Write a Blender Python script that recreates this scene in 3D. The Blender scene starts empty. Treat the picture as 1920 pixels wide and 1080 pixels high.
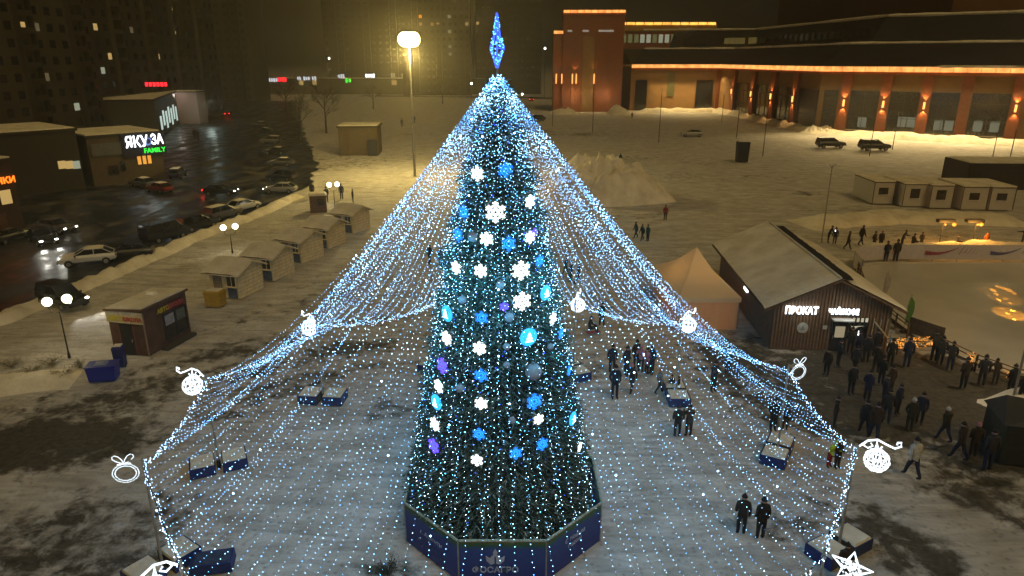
import bpy, bmesh, math, random
from mathutils import Vector, Matrix
random.seed(7)
R = math.radians
SC = bpy.context.scene
COL = SC.collection
# ------------------------------------------------------------ camera, world, light, exposure
CAM_H, PITCH, FPX = 18.0, R(18.2), 1300.0
cam = bpy.data.cameras.new('camera'); cam.sensor_width = 36; cam.lens = 36 * FPX / 1920
cam.clip_start = .1; cam.clip_end = 5000
co = bpy.data.objects.new('camera', cam); COL.objects.link(co)
co.location = (0, 0, CAM_H); co.rotation_euler = (math.pi / 2 - PITCH, 0, 0)
SC.camera = co
W = bpy.data.worlds.new("World"); SC.world = W; W.use_nodes = True
nt = W.node_tree; bg = nt.nodes['Background']
sky = nt.nodes.new('ShaderNodeTexSky'); sky.sky_type = 'NISHITA'; sky.sun_disc = False
sky.sun_elevation = R(3); sky.sun_rotation = R(-20)
mixs = nt.nodes.new('ShaderNodeMixRGB'); mixs.inputs[0].default_value = .997
mixs.inputs[2].default_value = (.088, .072, .04, 1)      # sodium glow of the city on low cloud
nt.links.new(sky.outputs[0], mixs.inputs[1]); nt.links.new(mixs.outputs[0], bg.inputs[0])
bg.inputs[1].default_value = .12
sun = bpy.data.lights.new('fill_sun', 'SUN'); sun.energy = .8; sun.angle = R(24); sun.color = (1, .71, .28)  # added soft fill sun, stands in for lamps out of view
so = bpy.data.objects.new('fill_sun', sun); COL.objects.link(so); so.rotation_euler = (R(38), 0, R(26))
SC.view_settings.view_transform = 'Standard'; SC.view_settings.look = 'None'
SC.view_settings.exposure = 0; SC.view_settings.gamma = 1
cy = SC.cycles
cy.use_denoising = True
cy.max_bounces = 6; cy.diffuse_bounces = 2; cy.glossy_bounces = 2; cy.transmission_bounces = 3
cy.volume_bounces = 0; cy.transparent_max_bounces = 6; cy.sample_clamp_indirect = 2.0
cy.caustics_reflective = False; cy.caustics_refractive = False

# ------------------------------------------------------------ helpers
def G(x, y, z=0.0):
    """the ground (or height z) point that shows at photo position x, y"""
    u = (x - 960) / FPX; v = -(y - 540) / FPX
    d = (u, math.cos(PITCH) + v * math.sin(PITCH), -math.sin(PITCH) + v * math.cos(PITCH))
    t = (z - CAM_H) / d[2]
    return Vector((d[0] * t, d[1] * t, z))
def ray(x, y):
    u = (x - 960) / FPX; v = -(y - 540) / FPX
    return Vector((u, math.cos(PITCH) + v * math.sin(PITCH), -math.sin(PITCH) + v * math.cos(PITCH)))

MATS = {}
def nodes(name):
    m = bpy.data.materials.new(name); m.use_nodes = True
    return m, m.node_tree, m.node_tree.nodes['Principled BSDF']
def mat(name, col, rough=.7, metal=0, noise=.25, scale=4, bump=0, spec=.4, island=0):
    if name in MATS: return MATS[name]
    m, t, b = nodes(name)
    N = t.nodes; L = t.links
    tc = N.new('ShaderNodeTexCoord'); n = N.new('ShaderNodeTexNoise')
    n.inputs['Scale'].default_value = scale; n.inputs['Detail'].default_value = 6
    L.new(tc.outputs['Object'], n.inputs['Vector'])
    mr = N.new('ShaderNodeMapRange'); mr.inputs[1].default_value = .3; mr.inputs[2].default_value = .7
    mr.inputs[3].default_value = 1 - noise; mr.inputs[4].default_value = 1 + noise
    L.new(n.outputs[0], mr.inputs[0])
    mx = N.new('ShaderNodeVectorMath'); mx.operation = 'SCALE'
    mx.inputs[0].default_value = col[:3]
    L.new(mr.outputs[0], mx.inputs['Scale'])
    L.new(mx.outputs[0], b.inputs['Base Color'])
    b.inputs['Roughness'].default_value = rough; b.inputs['Metallic'].default_value = metal
    b.inputs['Specular IOR Level'].default_value = spec
    if bump:
        bp = N.new('ShaderNodeBump'); bp.inputs['Strength'].default_value = bump; bp.inputs['Distance'].default_value = .05
        L.new(n.outputs[0], bp.inputs['Height']); L.new(bp.outputs[0], b.inputs['Normal'])
    MATS[name] = m; return m
def emit(name, col, s, base=(.02, .02, .02), sample='AUTO', island=None):
    if name in MATS: return MATS[name]
    m, t, b = nodes(name)
    b.inputs['Base Color'].default_value = (*base, 1); b.inputs['Emission Color'].default_value = (*col, 1)
    b.inputs['Emission Strength'].default_value = s
    if island:          # every bulb its own tint and brightness
        g = t.nodes.new('ShaderNodeNewGeometry'); cr = t.nodes.new('ShaderNodeValToRGB')
        e = cr.color_ramp.elements
        e[0].position = 0; e[0].color = (*island[0], 1); e[1].position = 1; e[1].color = (*island[1], 1)
        t.links.new(g.outputs['Random Per Island'], cr.inputs[0]); t.links.new(cr.outputs[0], b.inputs['Emission Color'])
        mm = t.nodes.new('ShaderNodeMath'); mm.operation = 'MULTIPLY'; mm.inputs[1].default_value = 7.31
        fr = t.nodes.new('ShaderNodeMath'); fr.operation = 'FRACT'
        mr = t.nodes.new('ShaderNodeMapRange'); mr.inputs[3].default_value = s * .35; mr.inputs[4].default_value = s * 1.5
        t.links.new(g.outputs['Random Per Island'], mm.inputs[0]); t.links.new(mm.outputs[0], fr.inputs[0])
        t.links.new(fr.outputs[0], mr.inputs[0]); t.links.new(mr.outputs[0], b.inputs['Emission Strength'])
    m.cycles.emission_sampling = sample
    MATS[name] = m; return m

OCT_V = [(1,0,0),(-1,0,0),(0,1,0),(0,-1,0),(0,0,1),(0,0,-1)]
OCT_F = [(0,2,4),(2,1,4),(1,3,4),(3,0,4),(2,0,5),(1,2,5),(3,1,5),(0,3,5)]
class MB:
    def __init__(s): s.v = []; s.f = []; s.m = []; s.M = None
    def add(s, vs, fs, mi=0):
        o = len(s.v)
        if s.M is not None: vs = [s.M @ Vector(v) for v in vs]
        s.v.extend([tuple(v) for v in vs]); s.f.extend([tuple(i + o for i in f) for f in fs]); s.m.extend([mi] * len(fs))
        return s
    def box(s, c, d, mi=0, rz=0, taper=1.0):
        x, y, z = d[0] / 2, d[1] / 2, d[2] / 2; vs = []
        for (a, b_, c_) in ((-1,-1,-1),(1,-1,-1),(1,1,-1),(-1,1,-1),(-1,-1,1),(1,-1,1),(1,1,1),(-1,1,1)):
            k = taper if c_ > 0 else 1
            p = Vector((a * x * k, b_ * y * k, c_ * z))
            if rz: p = Matrix.Rotation(rz, 3, 'Z') @ p
            vs.append(p + Vector(c))
        return s.add(vs, [(3,2,1,0),(4,5,6,7),(0,1,5,4),(1,2,6,5),(2,3,7,6),(3,0,4,7)], mi)
    def tube(s, pts, r, n=6, mi=0, cap=True):
        pts = [Vector(p) for p in pts]; rr = r if isinstance(r, (list, tuple)) else [r] * len(pts)
        vs = []; fs = []; k = len(pts)
        ref = Vector((0, 0, 1))
        d0 = (pts[-1] - pts[0])
        if d0.length < 1e-6: d0 = pts[1] - pts[0]
        if abs(d0.normalized().z) > .9: ref = Vector((1, 0, 0))
        for i, p in enumerate(pts):
            d = (pts[min(i + 1, k - 1)] - pts[max(i - 1, 0)])
            d = d.normalized() if d.length > 1e-9 else Vector((0, 0, 1))
            a = d.cross(ref)
            if a.length < .05: a = d.cross(Vector((.3, 1, .2)))
            a.normalize(); b_ = d.cross(a).normalized()
            for j in range(n):
                t = 2 * math.pi * j / n
                vs.append(p + (a * math.cos(t) + b_ * math.sin(t)) * rr[i])
        for i in range(k - 1):
            for j in range(n):
                fs.append((i * n + j, i * n + (j + 1) % n, (i + 1) * n + (j + 1) % n, (i + 1) * n + j))
        if cap: fs.append(tuple(range(n - 1, -1, -1))); fs.append(tuple((k - 1) * n + j for j in range(n)))
        return s.add(vs, fs, mi)
    def cyl(s, a, b_, r0, r1=None, n=12, mi=0): return s.tube([a, b_], [r0, r0 if r1 is None else r1], n, mi)
    def octa(s, c, r, mi=0):
        return s.add([(c[0] + v[0] * r, c[1] + v[1] * r, c[2] + v[2] * r) for v in OCT_V], OCT_F, mi)
    def sph(s, c, r, n=12, k=8, mi=0, sc=(1, 1, 1)):
        vs = [(c[0], c[1], c[2] + r * sc[2])]; fs = []
        for i in range(1, k):
            t = math.pi * i / k
            for j in range(n):
                a = 2 * math.pi * j / n
                vs.append((c[0] + r * sc[0] * math.sin(t) * math.cos(a), c[1] + r * sc[1] * math.sin(t) * math.sin(a), c[2] + r * sc[2] * math.cos(t)))
        vs.append((c[0], c[1], c[2] - r * sc[2]))
        for j in range(n): fs.append((0, 1 + j, 1 + (j + 1) % n))
        for i in range(k - 2):
            for j in range(n):
                a = 1 + i * n
                fs.append((a + j, a + n + j, a + n + (j + 1) % n, a + (j + 1) % n))
        e = len(vs) - 1; a = 1 + (k - 2) * n
        for j in range(n): fs.append((e, a + (j + 1) % n, a + j))
        return s.add(vs, fs, mi)
    def prism(s, poly, z0, z1, mi=0):
        """vertical extrusion of a plan polygon (counter-clockwise)"""
        n = len(poly)
        z0s = z0 if isinstance(z0, (list, tuple)) else [z0] * n; z1s = z1 if isinstance(z1, (list, tuple)) else [z1] * n
        vs = [(p[0], p[1], z0s[i]) for i, p in enumerate(poly)] + [(p[0], p[1], z1s[i]) for i, p in enumerate(poly)]
        fs = [tuple(range(n - 1, -1, -1)), tuple(range(n, 2 * n))] + [(i, (i + 1) % n, n + (i + 1) % n, n + i) for i in range(n)]
        return s.add(vs, fs, mi)
    def slab(s, quad, th, mi=0):
        """a thick plate: quad = 4 points, th = thickness along its normal (downwards)"""
        q = [Vector(p) for p in quad]; nn = (q[1] - q[0]).cross(q[2] - q[0]).normalized()
        vs = q + [p - nn * th for p in q]; n = len(q)
        return s.add(vs, [tuple(range(n)), tuple(range(2 * n - 1, n - 1, -1))] + [(i, n + i, n + (i + 1) % n, (i + 1) % n) for i in range(n)], mi)
    def build(s, name, mats, parent=None, smooth=False):
        me = bpy.data.meshes.new(name); me.from_pydata(s.v, [], s.f)
        for m_ in (mats if isinstance(mats, (list, tuple)) else [mats]): me.materials.append(m_)
        me.polygons.foreach_set('material_index', s.m)
        if smooth: me.polygons.foreach_set('use_smooth', [True] * len(s.f))
        me.update()
        o = bpy.data.objects.new(name, me); COL.objects.link(o)
        if parent is not None: o.parent = parent
        return o
def tag(o, label=None, cat=None, group=None, kind=None):
    if label: o['label'] = label
    if cat: o['category'] = cat
    if group: o['group'] = group
    if kind: o['kind'] = kind
    return o
def empty(name, loc, rz=0, label=None, cat=None, group=None):
    o = bpy.data.objects.new(name, None); o.empty_display_size = .2; COL.objects.link(o)
    o.location = loc; o.rotation_euler = (0, 0, rz); return tag(o, label, cat, group)
def copy_tree(o, parent=None):
    c = o.copy(); COL.objects.link(c)
    if parent is not None: c.parent = parent
    for ch in o.children: copy_tree(ch, c)
    return c
def lamp(name, loc, e, col, parent=None, r=.15, kind='POINT', spot=None, aim=None):
    l = bpy.data.lights.new(name, kind); l.energy = e; l.color = col; l.shadow_soft_size = r
    if spot: l.spot_size = spot; l.spot_blend = .5
    o = bpy.data.objects.new(name, l); COL.objects.link(o); o.location = loc
    if parent is not None: o.parent = parent
    if aim is not None: o.rotation_euler = Vector(aim).to_track_quat('-Z', 'Y').to_euler()
    return o
def text(name, s, size, m, parent, mtx, ext=.02, align='CENTER', shear=0, bold=0, sx=1):
    c = bpy.data.curves.new(name, 'FONT'); c.body = s; c.size = size; c.extrude = ext; c.align_x = align; c.align_y = 'CENTER'
    c.shear = shear; c.offset = bold; c.resolution_u = 3
    t = bpy.data.objects.new(name, c); COL.objects.link(t)
    dg = bpy.context.evaluated_depsgraph_get()
    me = bpy.data.meshes.new_from_object(t.evaluated_get(dg)); me.name = name
    COL.objects.unlink(t); bpy.data.objects.remove(t)
    if sx != 1: me.transform(Matrix.Diagonal((sx, 1, 1, 1)))
    me.transform(mtx); me.materials.clear(); me.materials.append(m)
    o = bpy.data.objects.new(name, me); COL.objects.link(o)
    if parent is not None: o.parent = parent
    return o
def wall_mtx(p, ang, up=None):
    """text matrix: origin p, reading direction at plan angle ang, standing upright (faces to the right-hand side of the direction)"""
    return Matrix.Translation(Vector(p)) @ Matrix.Rotation(ang, 4, 'Z') @ Matrix.Rotation(math.pi / 2, 4, 'X')
def hsh(i, j=0):
    x = math.sin(i * 127.1 + j * 311.7) * 43758.5453; return x - math.floor(x)
def vnoise(x, y):
    xi, yi = math.floor(x), math.floor(y); fx, fy = x - xi, y - yi
    fx = fx * fx * (3 - 2 * fx); fy = fy * fy * (3 - 2 * fy)
    a = hsh(xi, yi) * (1 - fx) + hsh(xi + 1, yi) * fx; b_ = hsh(xi, yi + 1) * (1 - fx) + hsh(xi + 1, yi + 1) * fx
    return a * (1 - fy) + b_ * fy
def fbm(x, y, o=4):
    s = 0; a = .5
    for k in range(o): s += a * vnoise(x, y); x = x * 2.03 + 17; y = y * 2.03 + 5; a *= .5
    return s

# ------------------------------------------------------------ materials
def snow_mat(name, dirt_shade_attr=False, tint=(.65, .625, .58)):
    m, t, b = nodes(name); N = t.nodes; L = t.links
    tc = N.new('ShaderNodeTexCoord')
    n1 = N.new('ShaderNodeTexNoise'); n1.inputs['Scale'].default_value = .55; n1.inputs['Detail'].default_value = 8; n1.inputs['Roughness'].default_value = .62
    n2 = N.new('ShaderNodeTexNoise'); n2.inputs['Scale'].default_value = 3.2; n2.inputs['Detail'].default_value = 8; n2.inputs['Roughness'].default_value = .7
    L.new(tc.outputs['Object'], n1.inputs[0]); L.new(tc.outputs['Object'], n2.inputs[0])
    cr = N.new('ShaderNodeValToRGB'); e = cr.color_ramp.elements
    e[0].position = .3; e[0].color = (tint[0] * .72, tint[1] * .68, tint[2] * .62, 1); e[1].position = .62; e[1].color = (*tint, 1)
    L.new(n1.outputs[0], cr.inputs[0])
    out = cr.outputs[0]
    mpn = N.new('ShaderNodeMapping'); mpn.inputs['Rotation'].default_value = (0, 0, R(28)); mpn.inputs['Scale'].default_value = (.3, 1.5, 1)
    n3 = N.new('ShaderNodeTexNoise'); n3.inputs['Scale'].default_value = 1.0; n3.inputs['Distortion'].default_value = 1.2; n3.inputs['Detail'].default_value = 6; L.new(tc.outputs['Object'], mpn.inputs[0]); L.new(mpn.outputs[0], n3.inputs[0])
    vo = N.new('ShaderNodeTexVoronoi'); vo.inputs['Scale'].default_value = 2.6; L.new(tc.outputs['Object'], vo.inputs[0])
    if dirt_shade_attr:
        r3 = N.new('ShaderNodeMapRange'); r3.inputs[1].default_value = .36; r3.inputs[2].default_value = .62; r3.inputs[3].default_value = .74; r3.inputs[4].default_value = 1.06; L.new(n3.outputs[0], r3.inputs[0])
        fp = N.new('ShaderNodeMapRange'); fp.inputs[1].default_value = .12; fp.inputs[2].default_value = .3; fp.inputs[3].default_value = .72; fp.inputs[4].default_value = 1.0; L.new(vo.outputs['Distance'], fp.inputs[0])
        pm = N.new('ShaderNodeMath'); pm.operation = 'MULTIPLY'; L.new(fp.outputs[0], pm.inputs[0]); L.new(r3.outputs[0], pm.inputs[1])
        sv = N.new('ShaderNodeVectorMath'); sv.operation = 'SCALE'; L.new(cr.outputs[0], sv.inputs[0]); L.new(pm.outputs[0], sv.inputs['Scale']); out = sv.outputs[0]
        at = N.new('ShaderNodeAttribute'); at.attribute_name = 'dirt_shade'
        ad = N.new('ShaderNodeMath'); ad.operation = 'ADD'; L.new(at.outputs['Fac'], ad.inputs[0])
        n5 = N.new('ShaderNodeTexNoise'); n5.inputs['Scale'].default_value = .9; n5.inputs['Detail'].default_value = 10; n5.inputs['Roughness'].default_value = .68; n5.inputs['Distortion'].default_value = .25; L.new(tc.outputs['Object'], n5.inputs[0])
        m2 = N.new('ShaderNodeMath'); m2.operation = 'MULTIPLY_ADD'; m2.inputs[1].default_value = 2.3; m2.inputs[2].default_value = -1.15
        L.new(n5.outputs[0], m2.inputs[0]); L.new(m2.outputs[0], ad.inputs[1])
        mr = N.new('ShaderNodeMapRange'); mr.inputs[1].default_value = .4; mr.inputs[2].default_value = .78; L.new(ad.outputs[0], mr.inputs[0])
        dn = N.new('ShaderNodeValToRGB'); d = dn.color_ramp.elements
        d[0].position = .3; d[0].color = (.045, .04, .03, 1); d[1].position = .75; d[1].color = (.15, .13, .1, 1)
        L.new(n2.outputs[0], dn.inputs[0])
        mx = N.new('ShaderNodeMixRGB'); L.new(mr.outputs[0], mx.inputs[0]); L.new(out, mx.inputs[1]); L.new(dn.outputs[0], mx.inputs[2])
        out = mx.outputs[0]
    L.new(out, b.inputs['Base Color'])
    bp = N.new('ShaderNodeBump'); bp.inputs['Strength'].default_value = .8; bp.inputs['Distance'].default_value = .16
    ad2 = N.new('ShaderNodeMath'); ad2.operation = 'ADD'; L.new(n1.outputs[0], ad2.inputs[0]); L.new(n2.outputs[0], ad2.inputs[1])
    ad3 = N.new('ShaderNodeMath'); ad3.operation = 'ADD'; L.new(ad2.outputs[0], ad3.inputs[0])
    if dirt_shade_attr:
        ad4 = N.new('ShaderNodeMath'); ad4.operation = 'ADD'; L.new(n3.outputs[0], ad4.inputs[0]); vm = N.new('ShaderNodeMath'); vm.operation = 'MULTIPLY'; vm.inputs[1].default_value = .45; L.new(vo.outputs['Distance'], vm.inputs[0]); L.new(vm.outputs[0], ad4.inputs[1]); L.new(ad4.outputs[0], ad3.inputs[1])
    else: ad3.inputs[1].default_value = 0
    L.new(ad3.outputs[0], bp.inputs['Height']); L.new(bp.outputs[0], b.inputs['Normal'])
    b.inputs['Roughness'].default_value = .75; b.inputs['Specular IOR Level'].default_value = .2
    return m
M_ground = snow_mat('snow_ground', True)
M_snow = snow_mat('snow', False, (.88, .82, .68))
M_asph = mat('wet_asphalt', (.02, .02, .021), rough=.42, noise=.5, scale=.8, bump=.3, spec=.35)
def road_mat():
    m, t, b = nodes('slushy_asphalt'); N = t.nodes; L = t.links; tc = N.new('ShaderNodeTexCoord')
    mp = N.new('ShaderNodeMapping'); mp.inputs['Rotation'].default_value = (0, 0, R(-8)); mp.inputs['Scale'].default_value = (.5, .06, 1); L.new(tc.outputs['Object'], mp.inputs[0])
    n1 = N.new('ShaderNodeTexNoise'); n1.inputs['Detail'].default_value = 8; n1.inputs['Roughness'].default_value = .65; n1.inputs['Scale'].default_value = 1; L.new(mp.outputs[0], n1.inputs[0])
    n2 = N.new('ShaderNodeTexNoise'); n2.inputs['Detail'].default_value = 8; n2.inputs['Scale'].default_value = .35; L.new(tc.outputs['Object'], n2.inputs[0])
    a = N.new('ShaderNodeMath'); a.operation = 'ADD'; L.new(n1.outputs[0], a.inputs[0]); L.new(n2.outputs[0], a.inputs[1])
    cr = N.new('ShaderNodeValToRGB'); e = cr.color_ramp.elements; e[0].position = .48; e[0].color = (.014, .014, .015, 1); e[1].position = .66; e[1].color = (.13, .12, .1, 1)
    h = N.new('ShaderNodeMath'); h.operation = 'MULTIPLY'; h.inputs[1].default_value = .5; L.new(a.outputs[0], h.inputs[0]); L.new(h.outputs[0], cr.inputs[0]); L.new(cr.outputs[0], b.inputs['Base Color'])
    rr = N.new('ShaderNodeMapRange'); rr.inputs[1].default_value = .46; rr.inputs[2].default_value = .6; rr.inputs[3].default_value = .3; rr.inputs[4].default_value = .85; L.new(h.outputs[0], rr.inputs[0]); L.new(rr.outputs[0], b.inputs['Roughness'])
    b.inputs['Specular IOR Level'].default_value = .28
    bp = N.new('ShaderNodeBump'); bp.inputs['Strength'].default_value = .4; bp.inputs['Distance'].default_value = .05; L.new(n2.outputs[0], bp.inputs['Height']); L.new(bp.outputs[0], b.inputs['Normal']); return m
M_asph = road_mat()
M_ice = mat('ice', (.64, .6, .52), rough=.3, noise=.12, scale=.3, spec=.5)
M_wood = mat('painted_planks', (.78, .64, .36), rough=.8, noise=.15, scale=3)
M_brown = mat('brown_planks', (.11, .055, .035), rough=.7, noise=.3, scale=2)
M_darkwood = mat('dark_stained_wood', (.13, .07, .035), rough=.75, noise=.3, scale=5)
M_black = mat('black_metal', (.02, .02, .022), rough=.5)
M_steel = mat('galvanised_steel', (.36, .36, .36), rough=.45, metal=.6)
M_pole = mat('pole_paint', (.3, .27, .22), rough=.6)
M_glassd = mat('dark_glass', (.015, .017, .02), rough=.12, noise=.2, spec=.6)
M_wire = mat('wire', (.02, .03, .03), rough=.6)
M_brick = mat('red_brick', (.26, .085, .04), rough=.85, noise=.2, scale=1.2)
M_beige = mat('beige_render', (.3, .17, .07), rough=.85, noise=.12, scale=.5)
M_conc = mat('concrete_panel', (.065, .052, .035), rough=.9, noise=.2, scale=.2)
M_conc2 = mat('concrete_panel_dark', (.045, .037, .026), rough=.9, noise=.2, scale=.2)
M_roofglass = mat('dark_roof_sheet', (.022, .024, .026), rough=.7, noise=.3, scale=.3, spec=.15)
M_white = mat('white_paint', (.75, .74, .7), rough=.5, noise=.06)
M_blueban = mat('blue_banner', (.018, .035, .15), rough=.5, noise=.25, scale=1.5)
M_bluebin = mat('blue_plastic', (.02, .03, .3), rough=.45, noise=.1)
M_yelbin = mat('yellow_plastic', (.4, .24, .01), rough=.5, noise=.15)
M_cab = mat('cabin_panel', (.5, .47, .42), rough=.6, noise=.08)
M_rubber = mat('rubber', (.015, .015, .015), rough=.8)

E_can = emit('garland_bulb', (1, 1, 1), 24.0, island=((.05, .36, 1), (.42, .76, 1)))
E_ring = emit('rim_bulb', (1, 1, 1), 26.0, island=((.2, .5, 1), (.6, .8, 1)))
E_tree = emit('tree_bulb', (1, 1, 1), 26.0, island=((.08, .5, 1), (.7, .92, 1)))
E_flash = emit('flash_bulb', (.3, .6, 1), 34)
E_white = emit('white_led', (.93, 1, .95), 2.2)
E_white2 = emit('white_rope_light', (.8, .92, 1), 2.2)
E_cyan = emit('cyan_led', (.02, .42, 1), 1.9)
E_bcyan = emit('bright_cyan', (.1, .6, 1), 6)
E_azure = emit('azure_led', (.01, .2, 1), 1.7)
E_blue = emit('blue_led', (.03, .08, 1), 3)
E_indigo = emit('indigo_led', (.12, .06, 1), 2.4)
E_globe = emit('globe_glow', (1, .93, .6), 9)
E_mast = emit('floodlight_glow', (1, .74, .28), 14)
E_head = emit('headlamp_glow', (1, .97, .85), 14)
E_tail = emit('tail_glow', (1, .01, .01), 14)
E_led = emit('orange_led_strip', (1, .3, .055), 2.6)
E_ledy = emit('yellow_led_strip', (1, .5, .07), 1.9)
E_sconce = emit('sconce_glow', (1, .42, .1), 3)
E_sign = emit('sign_white', (.9, .97, 1), 5)
E_amber = emit('amber_glow', (1, .3, .02), 2.4)
E_fairy = emit('amber_bulb', (1, .34, .035), 3.2)
E_win = emit('lit_window', (1, .66, .22), .55)
E_winc = emit('lit_window_cool', (.8, .85, .6), .4)
E_dim = emit('dim_window', (.9, .7, .35), .12)

# ------------------------------------------------------------ ground
CX, CY = -.5, 24.5
dirt_shade_blobs = []   # (x, y, rx, ry, rot, strength)
def db(px, py, rx, ry, rot=0, s=1): p = G(px, py); dirt_shade_blobs.append((p.x, p.y, rx, ry, R(rot), s))
db(60, 830, 4.5, 2.4, 12, 1.3); db(150, 770, 8, 1.6, 20, .8); db(330, 715, 7, 1.5, 25, .85); db(430, 655, 6, 1.4, 35, .9); db(550, 570, 7, 1.3, 52, .75)
db(640, 510, 6, 1.2, 60, .55); db(90, 1010, 3.4, 2.3, 20, .75); db(200, 1000, 2.6, 2, 30, .75); db(180, 1060, 2.8, 1.2, 30, .8)
db(560, 720, 3.4, 1.3, 25, .85); db(660, 650, 3.4, 1.5, 25, .8); db(735, 765, 1.3, 1.1, 60, .85); db(700, 690, 2.4, .9, 20, .6); db(430, 770, 2.2, 1, 20, .7)
db(700, 600, 2.5, .8, 20, .5); db(1100, 700, 4.5, 1.3, 60, .5); db(1200, 720, 3.4, 1.6, 0, .4)
db(1700, 745, 9, 5, -30, 1.7); db(1680, 1010, 3.0, 1.5, -60, .85); db(1740, 1065, 2.4, 1.2, -50, .75); db(1480, 985, 2.6, 1, -20, .7); db(1640, 760, 7, 3.4, -30, .75); db(1540, 690, 6, 2.8, 0, .65)  # crowd blobs: trampled dirt, enlarged and darkened to paint in the shade there
db(1830, 900, 5, 1.6, -40, .7); db(1890, 930, 4, 2.2, -40, .9); db(1640, 395, 7, 2.4, 0, .6); db(1720, 440, 9, 2.0, 0, .5); db(1505, 362, 1.7, 1.6, 0, .9); db(1400, 400, 20, 2, 4, .3)
db(1300, 330, 26, 4, 3, .45); db(1150, 300, 20, 6, 0, .45); db(1000, 250, 40, 10, 0, .4); db(680, 350, 14, 6, 0, .3); db(620, 300, 20, 10, 0, .5); db(720, 1070, 1.2, .6, 0, .9)
db(1350, 880, 4, 1.2, -30, .3); db(900, 470, 18, 3, 0, .25); db(1250, 240, 30, 12, 0, .35)
def dirt_shade(x, y):
    d = 0
    for (bx, by, rx, ry, r, s) in dirt_shade_blobs:
        dx, dy = x - bx, y - by
        if abs(dx) > 2.2 * max(rx, ry) or abs(dy) > 2.2 * max(rx, ry): continue
        c, sn = math.cos(r), math.sin(r)
        q = math.hypot((dx * c + dy * sn) / rx, (-dx * sn + dy * c) / ry)
        if q < 2: d = max(d, s * max(0, 1 - q * q / 3.2))
    n = fbm(x * .22 + 3, y * .22 + 9)
    return d * (.36 + .95 * n) + max(0, fbm(x * .11 + 40, y * .11) - .52) * 1.1
def ground():
    mb = MB()
    xs = [-1500, -900, -500, -300, -200, -150] + [-120 + 2 * i for i in range(41)] + [-39.4 + .6 * i for i in range(132)] + [42 + 2 * i for i in range(50)] + [160, 200, 300, 500, 900, 1500]
    ys = [-400, -100, 0, 8] + [11 + .55 * i for i in range(112)] + [74 + 2 * i for i in range(80)] + [240 + 15 * i for i in range(12)] + [450, 600, 900, 1500, 2200]
    for y in ys:
        for x in xs:
            near = 8 < y < 200 and abs(x) < 120
            z = (fbm(x * .35, y * .35) - .5) * .16 + (fbm(x * 1.1, y * 1.1, 3) - .45) * .09 if near else 0
            mb.v.append((x, y, z - .05))
    n = len(xs)
    for j in range(len(ys) - 1):
        for i in range(n - 1): mb.f.append((j * n + i, j * n + i + 1, (j + 1) * n + i + 1, (j + 1) * n + i)); mb.m.append(0)
    o = mb.build('ground', M_ground, smooth=True)
    at = o.data.attributes.new('dirt_shade', 'FLOAT', 'POINT')
    at.data.foreach_set('value', [dirt_shade(v[0], v[1]) if (8 < v[1] < 300 and abs(v[0]) < 160) else .2 for v in mb.v])
    tag(o, kind='structure')
ground()
def sheet(name, pts, z, m, jitter=.0, step=2.0, kind='structure'):
    out = []
    for i in range(len(pts)):
        a, b_ = Vector(pts[i]).to_2d(), Vector(pts[(i + 1) % len(pts)]).to_2d()
        k = max(1, int((b_ - a).length / step))
        for j in range(k):
            p = a.lerp(b_, j / k); out.append((p.x + random.uniform(-jitter, jitter), p.y + random.uniform(-jitter, jitter)))
    bm = bmesh.new(); vs = [bm.verts.new((p[0], p[1], z)) for p in out]; f = bm.faces.new(vs)
    if f.normal.z < 0: f.normal_flip()
    bmesh.ops.triangulate(bm, faces=bm.faces[:]); me = bpy.data.meshes.new(name); bm.to_mesh(me); me.materials.append(m)
    o = bpy.data.objects.new(name, me); COL.objects.link(o); return tag(o, kind=kind)
road_edge = [(-60, 10), (-44, 34), (-37.7, 47.8), (-35.8, 59.3), (-34.1, 73.3), (-31.8, 84.3), (-30.5, 96), (-31.5, 110), (-39, 140), (-50, 170), (-64, 215), (-100, 330)]
road = road_edge + [(-140, 330), (-105, 200), (-84, 140), (-70, 105), (-74, 60), (-80, 30), (-80, 10)]
sheet('road', road, .13, M_asph, .8)
ov = sheet('pavement', [(-80, 372), (20, 350), (120, 352), (120, 366), (20, 364), (-80, 386)], .12, M_asph, .2, 6)
rink_poly = [(31.2, 60.6), (28.9, 54), (27.6, 48), (27.4, 43), (29.2, 38.6), (33, 35.5), (40, 34), (62, 34), (70, 40), (72, 50), (68, 61.4), (48, 62), (35, 61.6)]
sheet('ice_rink', rink_poly, .14, M_ice)
# snow banks: lumpy ridges of cleared snow
def bank(name, path, w, h, m=M_snow, lump=1.0, seg=.5):
    mb = MB(); pts = []
    for i in range(len(path) - 1):
        a, b_ = Vector(path[i]), Vector(path[i + 1]); k = max(1, int((b_ - a).length / seg))
        pts += [a.lerp(b_, j / k) for j in range(k)]
    pts.append(Vector(path[-1])); K = 9
    for i, p in enumerate(pts):
        d = (pts[min(i + 1, len(pts) - 1)] - pts[max(0, i - 1)]).normalized(); nrm = Vector((-d.y, d.x))
        e = min(1, i / 3, (len(pts) - 1 - i) / 3)
        for k in range(K):
            t = k / (K - 1) * 2 - 1
            q = p + nrm * t * w * (.7 + .6 * fbm(p.x * .4 + 7, p.y * .4))
            z = h * (1 - t * t) * e * (.35 + 1.3 * fbm(q.x * .8 * lump, q.y * .8 * lump)) - .06
            mb.v.append((q.x, q.y, z))
    for i in range(len(pts) - 1):
        for k in range(K - 1): mb.f.append((i * K + k, i * K + k + 1, (i + 1) * K + k + 1, (i + 1) * K + k)); mb.m.append(0)
    return tag(mb.build(name, m, smooth=True), kind='structure')
bank('snow_bank', [(x + .6, y) for x, y in road_edge[1:7]], 1.1, .6, lump=1.6, seg=.35)
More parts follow.
